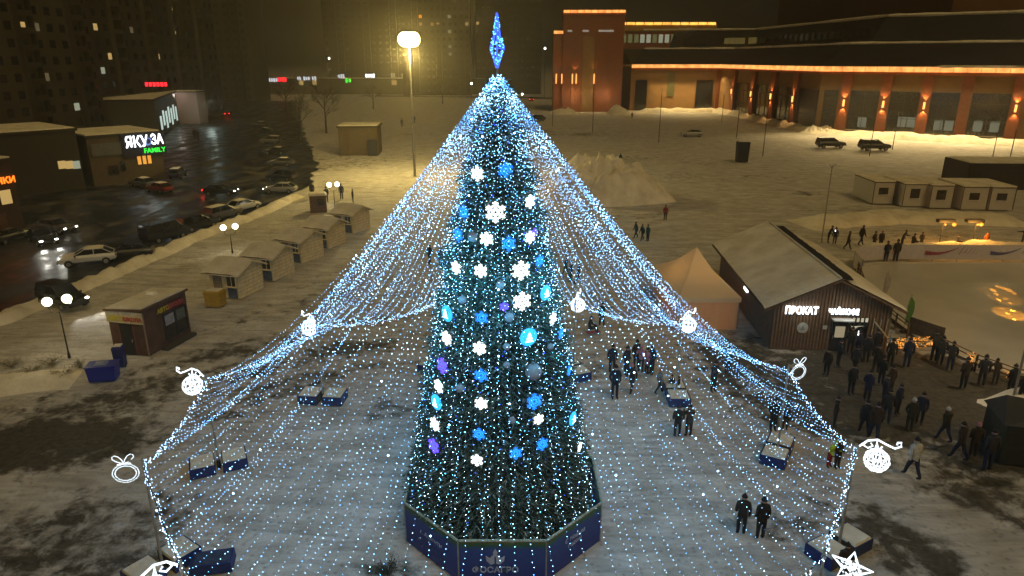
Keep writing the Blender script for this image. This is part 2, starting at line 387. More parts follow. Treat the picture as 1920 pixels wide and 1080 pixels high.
bank('snow_bank', [(44, 255), (60, 262), (74, 260), (77, 240), (78, 185), (95, 168), (118, 152)], 2.2, 1.5, lump=.5, seg=1.5)
bank('snow_bank', [(33, 78), (45, 82), (60, 80)], 3.0, .8)
bank('snow_bank', [(34, 66), (44, 67), (58, 66)], 1.6, .9)
bank('snow_bank', [(-37, 35), (-34, 35.5), (-31, 36.5), (-26, 37.8)], 1.7, .4, lump=2.5, seg=.25)
bank('snow_bank', [(26, 33.6), (28, 34.4), (31, 34.6)], 1.2, .9)
def mound(name, c, rx, ry, h, label=None):
    mb = MB(); n = 120; k = 60
    for i in range(k + 1):
        r = i / k
        for j in range(n):
            a = 2 * math.pi * j / n
            x = c[0] + math.cos(a) * rx * r * (.85 + .35 * vnoise(math.cos(a) * 2 + 9, math.sin(a) * 2 + 5)); y = c[1] + math.sin(a) * ry * r
            z = h * (1 - r ** 2.4) * (.45 + .95 * fbm(x * .5, y * .5)) + .3 * h * (1 - r) * (fbm(x * 1.7, y * 1.7, 3) - .5) + .95 * min(1, 3 * (1 - r)) * (fbm(x * 3.3, y * 3.3, 4) - .45)
            mb.v.append((x, y, z - .08))
    for i in range(k):
        for j in range(n): mb.f.append((i * n + j, i * n + (j + 1) % n, (i + 1) * n + (j + 1) % n, (i + 1) * n + j)); mb.m.append(0)
    return tag(mb.build(name, M_snow, smooth=True), kind='structure')
mound('snow_pile', (12.0, 95), 9.8, 6.5, 5.6)
mound('snow_pile', (18, 250), 5, 3, 2.2); mound('snow_pile', (37, 247), 4, 3, 3.2); mound('snow_pile', (80, 183), 5, 3, 2)

# ------------------------------------------------------------ the christmas tree
PROF = [(0.3, 3.55), (2.1, 3.42), (5.1, 2.9), (8.5, 2.26), (11.7, 1.62), (14.6, .98), (16.4, .45), (17.3, .12)]
def TR(z):
    if z <= PROF[0][0]: return PROF[0][1]
    for (a, ra), (b_, rb) in zip(PROF, PROF[1:]):
        if z <= b_: return ra + (rb - ra) * (z - a) / (b_ - a)
    return 0
def leafmat():
    m, t, b = nodes('fir_foliage'); g = t.nodes.new('ShaderNodeNewGeometry'); cr = t.nodes.new('ShaderNodeValToRGB')
    e = cr.color_ramp.elements; e[0].color = (.02, .05, .032, 1); e[1].color = (.5, .56, .54, 1); e[1].position = 1
    for p_, c_ in ((.45, (.04, .09, .06)), (.74, (.08, .15, .11)), (.88, (.26, .34, .31))):
        q = e.new(p_); q.color = (*c_, 1)
    t.links.new(g.outputs['Random Per Island'], cr.inputs[0]); t.links.new(cr.outputs[0], b.inputs['Base Color'])
    b.inputs['Roughness'].default_value = .6; return m
M_leaf = leafmat()
tree = empty('christmas_tree', (CX, CY, 0), 0, 'giant dark green Christmas tree strung with white and cyan lights', 'Christmas tree')
mb = MB()
zz = [0, .3, 2, 5, 8.5, 11.7, 14.6, 16.4, 17.3]
mb.tube([(0, 0, z) for z in zz], [max(.05, TR(z) - .34) for z in zz], 28)
mb.build('frame_core', mat('dark_core', (.012, .025, .018), rough=.9), tree)
mb = MB(); rnd = random.Random(3)
z = .5
while z < 17.2:
    r = TR(z); cnt = int(2 * math.pi * max(r, .2) / .17) + 3
    for k in range(cnt):
        a = 2 * math.pi * (k + rnd.random()) / cnt; zt = z + rnd.uniform(-.12, .12); rr = r + rnd.uniform(-.34, .04) + .13 * math.sin(zt * 4.1) + .16 * (vnoise(a * 3.2 + 9, zt * 1.1) - .5)
        base = Vector((math.cos(a) * (rr - .1), math.sin(a) * (rr - .1), zt)); out = Vector((math.cos(a), math.sin(a), 0)); tan = Vector((-math.sin(a), math.cos(a), 0))
        sp = (out * rnd.uniform(.25, .5) + tan * rnd.uniform(-.28, .28) + Vector((0, 0, rnd.uniform(-.25, .15))))
        tip = base + sp
        for q in range(8):
            t = .15 + .85 * q / 7; p = base + sp * t
            sd = (tan * rnd.uniform(-1, 1) + Vector((0, 0, rnd.uniform(-.9, .9))) + out * rnd.uniform(0, .8)).normalized()
            L_ = rnd.uniform(.1, .2) * (1.15 - .5 * t); w = sp.cross(sd).normalized() * .022
            mb.add([p - w, p + w, p + sd * L_ + sp.normalized() * .06], [(0, 1, 2)])
        w = Vector((0, 0, .03)); mb.add([base - w, base + w, tip], [(0, 1, 2)])
    z += .115
mb.build('foliage', M_leaf, tree)
# vertical light strings lying on the foliage
for k in range(52):
    a = 2 * math.pi * (k + .6 * rnd.random()) / 52; mb = MB(); pts = []; top = 17.2 if k % 2 == 0 else (13.5 if k % 4 == 1 else 15.6)
    z = .6 + rnd.random() * .2; step = .2
    while z < top:
        aa = a + .05 * math.sin(z * 1.3 + k) / max(.4, TR(z) * .5); rr = TR(z) + .22 + rnd.uniform(-.12, .1)
        p = (math.cos(aa) * rr, math.sin(aa) * rr, z); pts.append(p); mb.octa(p, rnd.uniform(.006, .012), 1)
        z += step * rnd.uniform(.75, 1.3) * (1 if z < 9 else .85)
    mb.tube(pts[::4] + [pts[-1]], .006, 3, 0)
    mb.build('light_string', [M_wire, E_tree], tree)
mb = MB()
for k in range(1100):     # clusters of blue light among the branches
    zt = .7 + 15.8 * (rnd.random() ** .8); a = rnd.random() * 6.283; rr = TR(zt) + .1
    mb.octa((math.cos(a) * rr, math.sin(a) * rr, zt), rnd.uniform(.014, .03), rnd.choice((0, 0, 1)))
tag(mb.build('scattered_bulbs', [E_bcyan, E_blue], tree), kind='stuff')

star = empty('tree_topper', (CX, CY, 17.75), 0, 'blue spindle shaped light topper standing on the tip of the tall Christmas tree', 'tree topper')
mb = MB(); prof = [(0, .03), (.3, .12), (.62, .24), (.85, .14), (1.2, .08), (1.72, .015)]
for k in range(8):
    a = math.pi * k / 4; mb.tube([(math.cos(a) * r, math.sin(a) * r, z) for z, r in prof], .018, 5)
for z, r in prof[1:5]:
    mb.tube([(math.cos(t * math.pi / 8) * r, math.sin(t * math.pi / 8) * r, z) for t in range(17)], .014, 4)
mb.build('frame', E_blue, star)
mb = MB()
for k in range(150):
    z = rnd.choice((rnd.uniform(.1, 1.0), rnd.uniform(.1, 1.6)))
    rr = max(0.02, (z / .62 * .24 if z < .62 else .24 - (z - .62) / 1.1 * .225)); a = rnd.random() * 6.28
    mb.octa((math.cos(a) * rr, math.sin(a) * rr, z), .02)
tag(mb.build('bulbs', E_bcyan, star), kind='stuff')
mb = MB(); mb.cyl((0, 0, -.5), (0, 0, .1), .05, .03); mb.build('stem', M_steel, star)

# ornaments hung on the tree
def snowflake(root, r, m_arm, m_rim, full=True):
    """flat six armed flake in the local x-z plane"""
    mb = MB(); th = r * .085 if full else r * .06
    for k in range(6):
        a = math.pi * k / 3 + math.pi / 6; d = Vector((math.cos(a), 0, math.sin(a)))
        mb.tube([d * r * .12, d * r], th, 5)
        for f_, l in ((.45, .34), (.72, .3)):
            for s_ in (-1, 1):
                b_ = a + s_ * math.pi / 3; e = Vector((math.cos(b_), 0, math.sin(b_)))
                mb.tube([d * r * f_, d * r * f_ + e * r * l], th * .9, 5)
    mb.build('arms', m_arm, root)
    mb = MB()
    for rr in ((.3, .58) if full else (.4,)):
        mb.tube([(math.cos(t * math.pi / 12) * r * rr, 0, math.sin(t * math.pi / 12) * r * rr) for t in range(25)], th * .9, 5)
    mb.build('rings', m_rim, root)
def treehit(px, py):
    d = ray(px, py); o = Vector((0, 0, CAM_H)); t = 15.0; best = None; bd = 9
    while t < 34:
        p = o + d * t; q = math.hypot(p.x - CX, p.y - CY) - (TR(p.z) + .36)
        if q < 0: best = p; break
        if q < bd: bd = q; best_p = p
        t += .05
    if best is None: best = best_p
    return best, math.atan2(best.y - CY, best.x - CX)
M_gball = mat('grey_bauble', (.28, .28, .3), rough=.35, noise=.1)
def orn(kind, px, py, dia, label):
    p, a = treehit(px, py); cat = {'w': 'snowflake', 'b': 'snowflake', 'i': 'snowflake', 'c': 'disc ornament', 'g': 'bauble'}[kind[0]]
    nm = {'w': 'lit_snowflake', 'b': 'lit_snowflake', 'i': 'lit_snowflake', 'c': 'lit_disc', 'g': 'bauble'}[kind[0]]
    root = empty(nm, p, a + math.pi / 2, label, cat, {'w': 'white snowflakes on the tree', 'b': 'blue snowflakes on the tree', 'i': 'blue snowflakes on the tree', 'c': 'cyan discs on the tree', 'g': 'grey baubles on the tree'}[kind[0]])
    r = dia / 2
    if kind[0] == 'w': snowflake(root, r, E_white, E_white)
    elif kind[0] == 'b': snowflake(root, r, E_azure, E_cyan)
    elif kind[0] == 'i': snowflake(root, r, E_indigo, E_blue)
    elif kind[0] == 'c':
        mb = MB(); mb.sph((0, 0, 0), r, 20, 12, sc=(1, .25, 1)); mb.build('disc', E_cyan, root, True)
        mb = MB(); s_ = r * .62
        for k_, (w, z0, z1) in enumerate(((.8, -.75, .05), (.6, -.2, .6), (.38, .3, 1.0))):
            mb.add([(-w * s_, -r * .3, z0 * s_), (w * s_, -r * .3, z0 * s_), (0, -r * .3, z1 * s_), (-w * s_, -r * .22, z0 * s_), (w * s_, -r * .22, z0 * s_), (0, -r * .22, z1 * s_)], [(0, 1, 2), (5, 4, 3), (0, 3, 4, 1), (1, 4, 5, 2), (2, 5, 3, 0)])
        mb.build('fir_tree_symbol', E_white, root)
    else:
        mb = MB(); mb.sph((0, 0, 0), r, 16, 10); mb.build('ball', M_gball, root, True)
        mb = MB(); mb.cyl((0, 0, r * .9), (0, 0, r * 1.2), r * .18, n=8); mb.build('cap', M_steel, root)
    return root
for a in (
 ('w', 929, 398, .74, 'large white snowflake, the highest of the large ones, in the middle of the tree'),
 ('w', 977, 507, .70, 'large white snowflake right of centre, directly above another large one'),
 ('w', 979, 565, .70, 'large white snowflake right of centre, the lowest of the large ones'),
 ('w', 895, 326, .52, 'topmost white snowflake on the tree, left of a cyan one'),
 ('w', 912, 448, .50, 'white snowflake just below left of the highest large white flake'),
 ('w', 901, 508, .50, 'white snowflake at the height of the upper large flake, left of centre'),
 ('w', 855, 502, .50, 'white snowflake seen nearly edge on at the upper left side of the tree'),
 ('w', 994, 378, .50, 'white snowflake seen edge on at the right side near the top'),
 ('w', 994, 445, .46, 'white snowflake seen edge on at the right side right of a blue one'),
 ('w', 837, 634, .55, 'white snowflake right below the upper cyan disc at the left side'),
 ('w', 899, 653, .52, 'white snowflake in the middle of the tree between two blue ones'),
 ('w', 1037, 597, .46, 'white snowflake seen edge on above right of the big cyan disc'),
 ('w', 822, 724, .54, 'white snowflake directly above the lower left cyan disc'),
 ('w', 902, 757, .50, 'white snowflake in the lower middle between two small blue ones'),
 ('w', 815, 795, .56, 'white snowflake directly below the lower left cyan disc'),
 ('w', 1010, 786, .44, 'small white snowflake below the large blue flake at lower right'),
 ('w', 894, 863, .48, 'lowest white snowflake in the middle of the tree'),
 ('w', 1087, 838, .40, 'small white snowflake at the lower right edge of the tree'),
 ('b', 948, 319, .56, 'topmost blue and cyan snowflake near the tip of the tree'),
 ('b', 869, 398, .52, 'blue snowflake at the upper left edge of the tree, the higher of two'),
 ('b', 859, 440, .50, 'blue snowflake at the upper left edge of the tree, the lower of two'),
 ('b', 954, 457, .54, 'blue and cyan snowflake below right of the highest large white flake'),
 ('b', 1012, 489, .46, 'cyan snowflake at the right edge beside the upper pair of large flakes'),
 ('b', 903, 596, .50, 'cyan snowflake in the centre of the tree at mid height'),
 ('i', 829, 686, .62, 'indigo snowflake at the left side of the tree at mid height'),
 ('b', 902, 704, .52, 'blue snowflake below the middle white one at lower mid height'),
 ('b', 1067, 695, .40, 'small blue snowflake at the right edge below mid height'),
 ('b', 1002, 753, .64, 'large blue and cyan snowflake at the lower right of the tree'),
 ('b', 898, 814, .50, 'cyan snowflake low in the middle above the lowest white flake'),
 ('i', 813, 836, .60, 'indigo snowflake at the lower left of the tree'),
 ('b', 1017, 833, .52, 'blue snowflake low on the right below the small white one'),
 ('b', 967, 850, .50, 'dim blue snowflake low in the middle of the tree right of the lowest white flake'),
 ('b', 1052, 625, .44, 'blue snowflake seen edge on at the right edge of the tree at mid height'),
 ('i', 1002, 437, .36, 'small indigo snowflake at the upper right edge of the tree'),
 ('i', 945, 575, .34, 'small indigo snowflake touching the left of the lowest large white flake'),
 ('c', 838, 588, .60, 'cyan disc with white fir symbol, upper left side of the tree'),
 ('c', 991, 632, .66, 'big round cyan disc with a white fir symbol right of the middle of the tree'),
 ('c', 818, 754, .60, 'cyan disc between two white snowflakes at the lower left'),
 ('c', 1023, 549, .56, 'cyan disc seen edge on at the right side of the tree'),
 ('c', 1074, 785, .54, 'cyan disc seen edge on at the lower right edge'),
 ('g', 938, 534, .30, 'grey bauble between the two rows of large white flakes'),
 ('g', 867, 562, .30, 'grey bauble above right of the upper left cyan disc'),
 ('g', 955, 595, .34, 'grey bauble right of the central cyan snowflake'),
 ('g', 950, 650, .26, 'grey bauble left of the big cyan disc'),
 ('g', 1000, 697, .60, 'largest grey bauble, right of the lower middle'),
 ('g', 950, 684, .24, 'small pale bauble left of the largest grey bauble'),
 ('g', 1032, 650, .24, 'small grey bauble right of the big cyan disc'),
 ('g', 862, 728, .30, 'grey bauble right of the white flake at lower left'),
 ('g', 960, 788, .26, 'small pale bauble left of the small white flake at lower right'),
 ('g', 886, 444, .34, 'grey bauble left of the second white flake near the top')): orn(*a)

# ------------------------------------------------------------ banner fence around the tree
FA = R(-90 - 22.5); FR = 4.12; FH = 1.75; fcx, fcy = -.35, 24.4
fence = empty('banner_fence', (fcx, fcy, 0), 0, 'octagonal blue printed banner fence around the foot of the Christmas tree', 'fence')
def bannermat():
    m, t, b = nodes('printed_banner'); N = t.nodes; L = t.links
    tc = N.new('ShaderNodeTexCoord'); sp = N.new('ShaderNodeSeparateXYZ'); L.new(tc.outputs['Object'], sp.inputs[0])
    n = N.new('ShaderNodeTexNoise'); n.inputs['Scale'].default_value = 5; n.inputs['Detail'].default_value = 5; L.new(tc.outputs['Object'], n.inputs[0])
    cr = N.new('ShaderNodeValToRGB'); e = cr.color_ramp.elements       # sandy frost below, blue, green fir border above
    e[0].position = 0; e[0].color = (.02, .035, .2, 1); e[1].position = .97; e[1].color = (.1, .12, .03, 1)
    for p_, c_ in ((.1, (.03, .045, .26)), (.2, (.02, .04, .26)), (.8, (.03, .07, .3)), (.9, (.03, .12, .06))):
        q = e.new(p_); q.color = (*c_, 1)
    ad = N.new('ShaderNodeMath'); ad.operation = 'MULTIPLY_ADD'; ad.inputs[1].default_value = .16; L.new(n.outputs[0], ad.inputs[0])
    mz = N.new('ShaderNodeMath'); mz.operation = 'MULTIPLY'; mz.inputs[1].default_value = 1 / FH; L.new(sp.outputs[2], mz.inputs[0])
    sb = N.new('ShaderNodeMath'); sb.operation = 'SUBTRACT'; sb.inputs[1].default_value = .08; L.new(mz.outputs[0], sb.inputs[0])
    L.new(sb.outputs[0], ad.inputs[2]); L.new(ad.outputs[0], cr.inputs[0]); L.new(cr.outputs[0], b.inputs['Base Color'])
    b.inputs['Roughness'].default_value = .45; return m
M_ban = bannermat()
M_letter = mat('pale_print', (.42, .48, .66), rough=.6, noise=.05)
for k in range(8):
    a0 = FA + k * math.pi / 4; a1 = a0 + math.pi / 4
    p0 = Vector((math.cos(a0) * FR, math.sin(a0) * FR, 0)); p1 = Vector((math.cos(a1) * FR, math.sin(a1) * FR, 0)); d = (p1 - p0).normalized(); nn = Vector((d.y, -d.x, 0))
    q0, q1 = p0 + d * .03, p1 - d * .03
    mb = MB(); mb.add([q0 + Vector((0,0,.03)), q1 + Vector((0,0,.03)), q1 + Vector((0,0,FH)), q0 + Vector((0,0,FH)), q0 - nn * .04 + Vector((0,0,.03)), q1 - nn * .04 + Vector((0,0,.03)), q1 - nn * .04 + Vector((0,0,FH)), q0 - nn * .04 + Vector((0,0,FH))],
                    [(0,1,2,3),(7,6,5,4),(0,4,5,1),(1,5,6,2),(2,6,7,3),(3,7,4,0)])
    pn = mb.build('banner_panel', M_ban, fence)
    mb = MB(); mb.cyl(p0, p0 + Vector((0, 0, FH + .04)), .03, n=8); mb.build('post', M_steel, fence)
    mb = MB(); mb.tube([q0 + Vector((0,0,FH + .03)), q1 + Vector((0,0,FH + .03))], .05, 6); mb.build('snow_rim', mat('frosted_tinsel', (.34, .38, .3), rough=.9, noise=.5, scale=12), fence)
    mid = (p0 + p1) / 2 + nn * .012; ang = math.atan2(d.y, d.x)
    if k in (0,):
        text('lettering', 'ФОСАГРО', .34, M_letter, pn, wall_mtx(mid + Vector((0, 0, .52)) - d * .25, ang), .006, bold=.006)
        mb = MB(); c = mid + Vector((0, 0, 1.02)) - d * .25; r = .3
        for s_ in (-1, 1):
            pts = [c + d * s_ * .03 + Vector((0, 0, .2)), c + d * s_ * .03 + Vector((0, 0, -.22)), c + d * s_ * .16 + Vector((0, 0, -.26)), c + d * s_ * .32 + Vector((0, 0, -.1)), c + d * s_ * .34 + Vector((0, 0, .12)), c + d * s_ * .2 + Vector((0, 0, .02))]
            if s_ < 0: pts = pts[::-1]
            mb.slab(pts, .008)
        mb.slab([c + d * -.09 + Vector((0, 0, .25)), c + Vector((0, 0, .05)), c + d * .09 + Vector((0, 0, .25)), c + Vector((0, 0, .42))], .008)
        mb.build('emblem', M_letter, pn)
    elif k in (1, 7):
        text('lettering', 'С Новым\nгодом' if k == 1 else 'г. Апатиты', .26, M_letter, pn, wall_mtx(mid + Vector((0, 0, 1.0)), ang), .006, shear=.25)

# ------------------------------------------------------------ poles, rim garland and the canopy of light strands
PH = 4.5
POLES = [(-10.5, 34.7), (-4.4, 38.2), (3.7, 38.2), (9.2, 35.1), (12.7, 29.1), (12.55, 22.2), (8.95, 16.5), (3.5, 12.3), (-4.1, 12.1), (-9.25, 16.0), (-12.95, 21.2), (-13.6, 28.0)]
pole_lab = ['left behind the tree, nearest the huts', 'behind the tree at its left edge', 'just right behind the tree', 'nearest the orange tent', 'right, below the rental cabin', 'at the far right', 'at the front right corner', 'at the front, right of the banner fence', 'at the front, left of the banner fence', 'at the front left corner', 'at the far left', 'left, third behind the front corner']
canopy = empty('light_canopy', (CX, CY, 17.55), 0, 'wide tent of white and cyan light strands from tree tip to ring of poles', 'string lights')
def sagpt(a, b_, t, s): p = a.lerp(b_, t); p.z -= 4 * s * t * (1 - t); return p
rr2 = random.Random(11)
O_can = Vector((CX, CY, 17.55))
for i in range(12):
    P0 = Vector((*POLES[i], PH)); P1 = Vector((*POLES[(i + 1) % 12], PH))
    sec = MB()
    n = int((P1 - P0).length / .055); pts = [sagpt(P0, P1, t / 24, .42) for t in range(25)]
    sec.tube([p - O_can for p in pts], .014, 4, 0)
    for k in range(n):
        p = sagpt(P0, P1, (k + rr2.random()) / n, .42) + Vector((rr2.gauss(0, .05), rr2.gauss(0, .05), rr2.gauss(-.02, .06)))
        sec.octa(p - O_can, rr2.uniform(.008, .014), 1)
    rim = sec.build('rim_garland', [M_wire, E_ring], canopy)
    mid = (P0 + P1) / 2 - O_can; k_ = .62
    lamp('strand_fill', (mid.x * k_, mid.y * k_, -11.2), 88, (.5, .72, 1), rim, .8)  # added point lights where no bulb hangs, strengthening the strands' light
    lamp('strand_fill', (mid.x * .34, mid.y * .34, -6.6), 190, (.1, .58, 1), rim, .6)
    NS = 13
    for k in range(NS):
        t = (k + .5 + rr2.uniform(-.2, .2)) / NS; B = sagpt(P0, P1, t, .42)
        a = math.atan2(B.y - CY, B.x - CX); A = O_can + Vector((math.cos(a) * .12, math.sin(a) * .12, rr2.uniform(-.3, .0)))
        s_ = 1.45 + .22 * math.sin(k * .9 + i) + rr2.uniform(-.12, .12); L = (B - A).length; m_ = MB()
        def SP(t):
            p = A.lerp(B, t); p.z -= s_ * 4 * t * (1 - t) * (.55 + .9 * t); return p
        m_.tube([SP(q / 16) - O_can for q in range(17)], .003, 3, 0)
        d = rr2.random() * .2; off = rr2.gauss(0, .02)
        while d < L:
            p = SP(d / L) + Vector((rr2.gauss(0, .014), rr2.gauss(0, .014), rr2.gauss(0, .02)))
            big = rr2.random() < .009
            m_.octa(p - O_can, .028 if big else rr2.uniform(.0062, .0112), 2 if big else 1); d += rr2.uniform(.14, .2)
        m_.build('light_strand', [M_wire, E_can, E_flash], rim)

def scroll_ball(root):
    mb = MB()
    pts = [(.05, 0, .1), (.3, 0, .35), (.62, 0, .42), (.95, 0, .25), (1.25, 0, .12), (1.45, 0, .22), (1.42, 0, .38), (1.3, 0, .36), (1.3, 0, .28)]
    mb.tube(pts, .035, 6); mb.tube([(.3, 0, .35), (.18, 0, .15), (.35, 0, .05), (.5, 0, .16), (.42, 0, .26)], .03, 6)
    mb.tube([(.62, 0, .42), (.6, 0, .1), (.75, 0, .05), (.82, 0, .15)], .03, 6)
    mb.build('scroll_bracket', E_white2, root)
    mb = MB(); c = Vector((.72, 0, -.42))
    for k in range(6):
        a = math.pi * k / 6
        mb.tube([c + Vector((math.cos(a) * .42 * math.cos(t * math.pi / 8), math.sin(a) * .42 * math.cos(t * math.pi / 8), .42 * math.sin(t * math.pi / 8))) for t in range(17)], .02, 4)
    for z in (-.22, 0, .22):
        q = math.sqrt(.42 ** 2 - z * z); mb.tube([c + Vector((q * math.cos(t * math.pi / 8), q * math.sin(t * math.pi / 8), z)) for t in range(17)], .02, 4)
    for k in range(90):
        v = Vector((random.gauss(0, 1), random.gauss(0, 1), random.gauss(0, 1))).normalized() * .43; mb.octa(c + v, .03)
    mb.tube([c + Vector((0, 0, .42)), (.62, 0, .3)], .02, 5)
    mb.build('ball', E_white2, root)
def ring_bow(root):
    mb = MB(); c = Vector((.55, 0, -.3))
    for r in (.4, .32):
        for k in range(56):
            a = k * math.pi / 28; mb.octa(c + Vector((r * math.cos(a) * 1.05, random.gauss(0, .01), r * math.sin(a) * .9)), .021)
        mb.tube([c + Vector((r * math.cos(a * math.pi / 12) * 1.05, 0, r * math.sin(a * math.pi / 12) * .9)) for a in range(25)], .005, 4, 1)
    mb.build('double_ring', [E_white2, M_wire], root)
    mb = MB(); b0 = c + Vector((0, 0, .4))
    for s_ in (-1, 1):
        mb.tube([b0, b0 + Vector((s_ * .05, 0, .14)), b0 + Vector((s_ * .14, 0, .27)), b0 + Vector((s_ * .25, 0, .33)), b0 + Vector((s_ * .33, 0, .29)), b0 + Vector((s_ * .34, 0, .2)), b0 + Vector((s_ * .24, 0, .1)), b0 + Vector((s_ * .1, 0, .02)), b0], .012, 5)
        mb.tube([b0, b0 + Vector((s_ * .22, 0, -.04))], .022, 5)
    mb.build('bow', E_white2, root)
    mb = MB(); mb.tube([(.0, 0, .1), (.3, 0, .2), (.55, 0, .12)], .02, 6); mb.build('bracket', M_steel, root)
def comet(root):
    mb = MB(); c = Vector((.7, 0, -.1))
    for k in range(5):
        a = math.pi / 2 + k * 2 * math.pi / 5; b_ = a + math.pi / 5; b2 = a - math.pi / 5
        tip = c + Vector((math.cos(a), 0, math.sin(a))) * .55
        mb.tube([c + Vector((math.cos(b_), 0, math.sin(b_))) * .24, tip, c + Vector((math.cos(b2), 0, math.sin(b2))) * .24], .035, 5)
    for k in range(130):
        a = random.random() * 6.28; r = random.random() * .3; mb.octa(c + Vector((math.cos(a) * r, random.gauss(0, .03), math.sin(a) * r)), .03)
    mb.build('star', E_white2, root)
    mb = MB()
    for k in range(4): mb.tube([c + Vector((.1, 0, -.1)), c + Vector((.6 + .1 * k, 0, -.2 - .12 * k))], .025, 5)
    mb.build('tail', E_white2, root)
    mb = MB(); mb.tube([(0, 0, .1), (.3, 0, 0)], .02, 6); mb.build('bracket', M_steel, root)
kinds = ['s', 'r', 's', 's', 'r', 's', 'c', 'r', 's', 's', 'r', 's']
for i, (x, y) in enumerate(POLES):
    e = empty('garland_pole', (x, y, 0), 0, 'thin pale canopy pole ' + pole_lab[i], 'pole', 'poles around the light canopy')
    mb = MB(); mb.cyl((0, 0, -.1), (0, 0, PH + .25), .055, .04, 10); mb.build('mast', M_pole, e)
    mb = MB(); mb.cyl((0, 0, PH - .08), (0, 0, PH), .075, n=10); mb.build('cable_collar', M_steel, e)
    a = math.atan2(y - CY, x - CX)
    o = empty('pole_ornament', (x + math.cos(a) * .05, y + math.sin(a) * .05, PH + .05), a,
              {'s': 'white glowing scroll and ball on the pole ', 'r': 'glowing double ring with bow on the pole ', 'c': 'white glowing comet star on the pole '}[kinds[i]] + pole_lab[i], 'light ornament', 'lit ornaments on the canopy poles')
    {'s': scroll_ball, 'r': ring_bow, 'c': comet}[kinds[i]](o)
    # ballast box at the foot
    b_ = empty('ballast_box', (x, y, 0), a + R(40), 'snow topped blue ballast box at the pole ' + pole_lab[i], 'ballast box', 'ballast boxes at the pole feet')
    for s_ in (-1, 1):
        mb = MB(); mb.box((s_ * .68, 0, .25), (1.05, 1.1, .5)); bl = mb.build('block', M_conc, b_)
        mb = MB(); mb.box((s_ * .68, -.565, .27), (1.05, .03, .5)); mb.box((s_ * .68, .565, .27), (1.05, .03, .5)); mb.box((s_ * 1.22, 0, .27), (.03, 1.16, .5)); mb.build('banner', M_blueban, bl)
        mb = MB(); mb.box((s_ * .68, 0, .54), (1.0, 1.06, .08), taper=.93); mb.build('snow_cover', M_snow, bl)
    mb = MB(); mb.cyl((0, 0, 0), (0, 0, .42), .09, n=10); mb.build('socket', M_black, b_)
p = G(400, 1062)
b_ = empty('ballast_box', (p.x, p.y, 0), R(12), 'dark blue covered box lying on the snow at the front left under the canopy', 'ballast box')
mb = MB(); mb.box((0, 0, .2), (1.5, .9, .4), taper=.96); mb.build('box', M_blueban, b_); mb = MB(); mb.box((0, 0, .42), (1.3, .7, .04), taper=.9); mb.build('cover', mat('blue_tarp', (.03, .05, .1), noise=.3), b_)
#PART2
# ------------------------------------------------------------ high mast lamp and globe lamps
p = G(778, 331)
e = empty('mast_lamp', (p.x, p.y, 0), 0, 'very tall mast with the brightest yellow floodlight crown, standing behind the tree on the left', 'street lamp')
mb = MB(); mb.cyl((0, 0, 0), (0, 0, 21), .22, .11, 12); mb.build('mast', M_steel, e)
mb = MB(); mb.cyl((0, 0, 20.4), (0, 0, 20.55), .95, n=20); mb.build('crown_ring', M_steel, e)
for k in range(6):
    a = k * math.pi / 3; c = Vector((math.cos(a) * .62, math.sin(a) * .62, 20.9))
    mb = MB(); mb.box(c, (.55, .55, .35), rz=a); h = mb.build('floodlight', M_black, e)
    mb = MB(); mb.sph(c + Vector((math.cos(a) * .1, math.sin(a) * .1, .1)), 1.0, 16, 12, sc=(1, 1, 1.1)); mb.build('lens', E_mast, h, True)
lamp('lamp_light', (0, 0, 18.9), 27000, (1, .74, .24), e, 1.0)
def globe_lamp(px, py, hgt, spread, gr, label, ang=R(25), en=60):
    p = G(px, py); e = empty('globe_street_lamp', (p.x, p.y, 0), ang, label, 'street lamp', 'double globe lamps beside the huts')
    mb = MB(); mb.cyl((0, 0, -.1), (0, 0, hgt - .75), .05, .035, 8); mb.build('post', M_black, e)
    mb = MB(); mb.cyl((0, 0, 0), (0, 0, .35), .1, .06, 10); mb.build('foot', M_black, e)
    for s_ in (-1, 1):
        mb = MB(); mb.tube([(s_ * spread * math.sin(t * math.pi / 12), 0, hgt - .75 - .12 * math.sin(t * math.pi / 6) + (t / 6) ** 2 * .5) for t in range(7)], .025, 6); arm = mb.build('arm', M_black, e)
        mb = MB(); mb.sph((s_ * spread, 0, hgt), gr, 16, 12); mb.build('globe', E_globe, arm, True)
        mb = MB(); mb.cyl((s_ * spread, 0, hgt - gr - .06), (s_ * spread, 0, hgt - gr + .03), .09, n=8); mb.build('holder', M_black, arm)
    lamp('lamp_light', (0, 0, hgt + .1), en, (1, .86, .55), e, .5)
globe_lamp(130, 670, 3.85, .52, .28, 'double globe street lamp on the left, nearest one, left of the brown kiosk', R(35), 150)
globe_lamp(436, 474, 2.6, .55, .28, 'double globe street lamp behind the nearest market hut', R(30), 110)
globe_lamp(628, 388, 2.9, .5, .30, 'double globe street lamp farthest away, behind the last hut', R(25), 110)

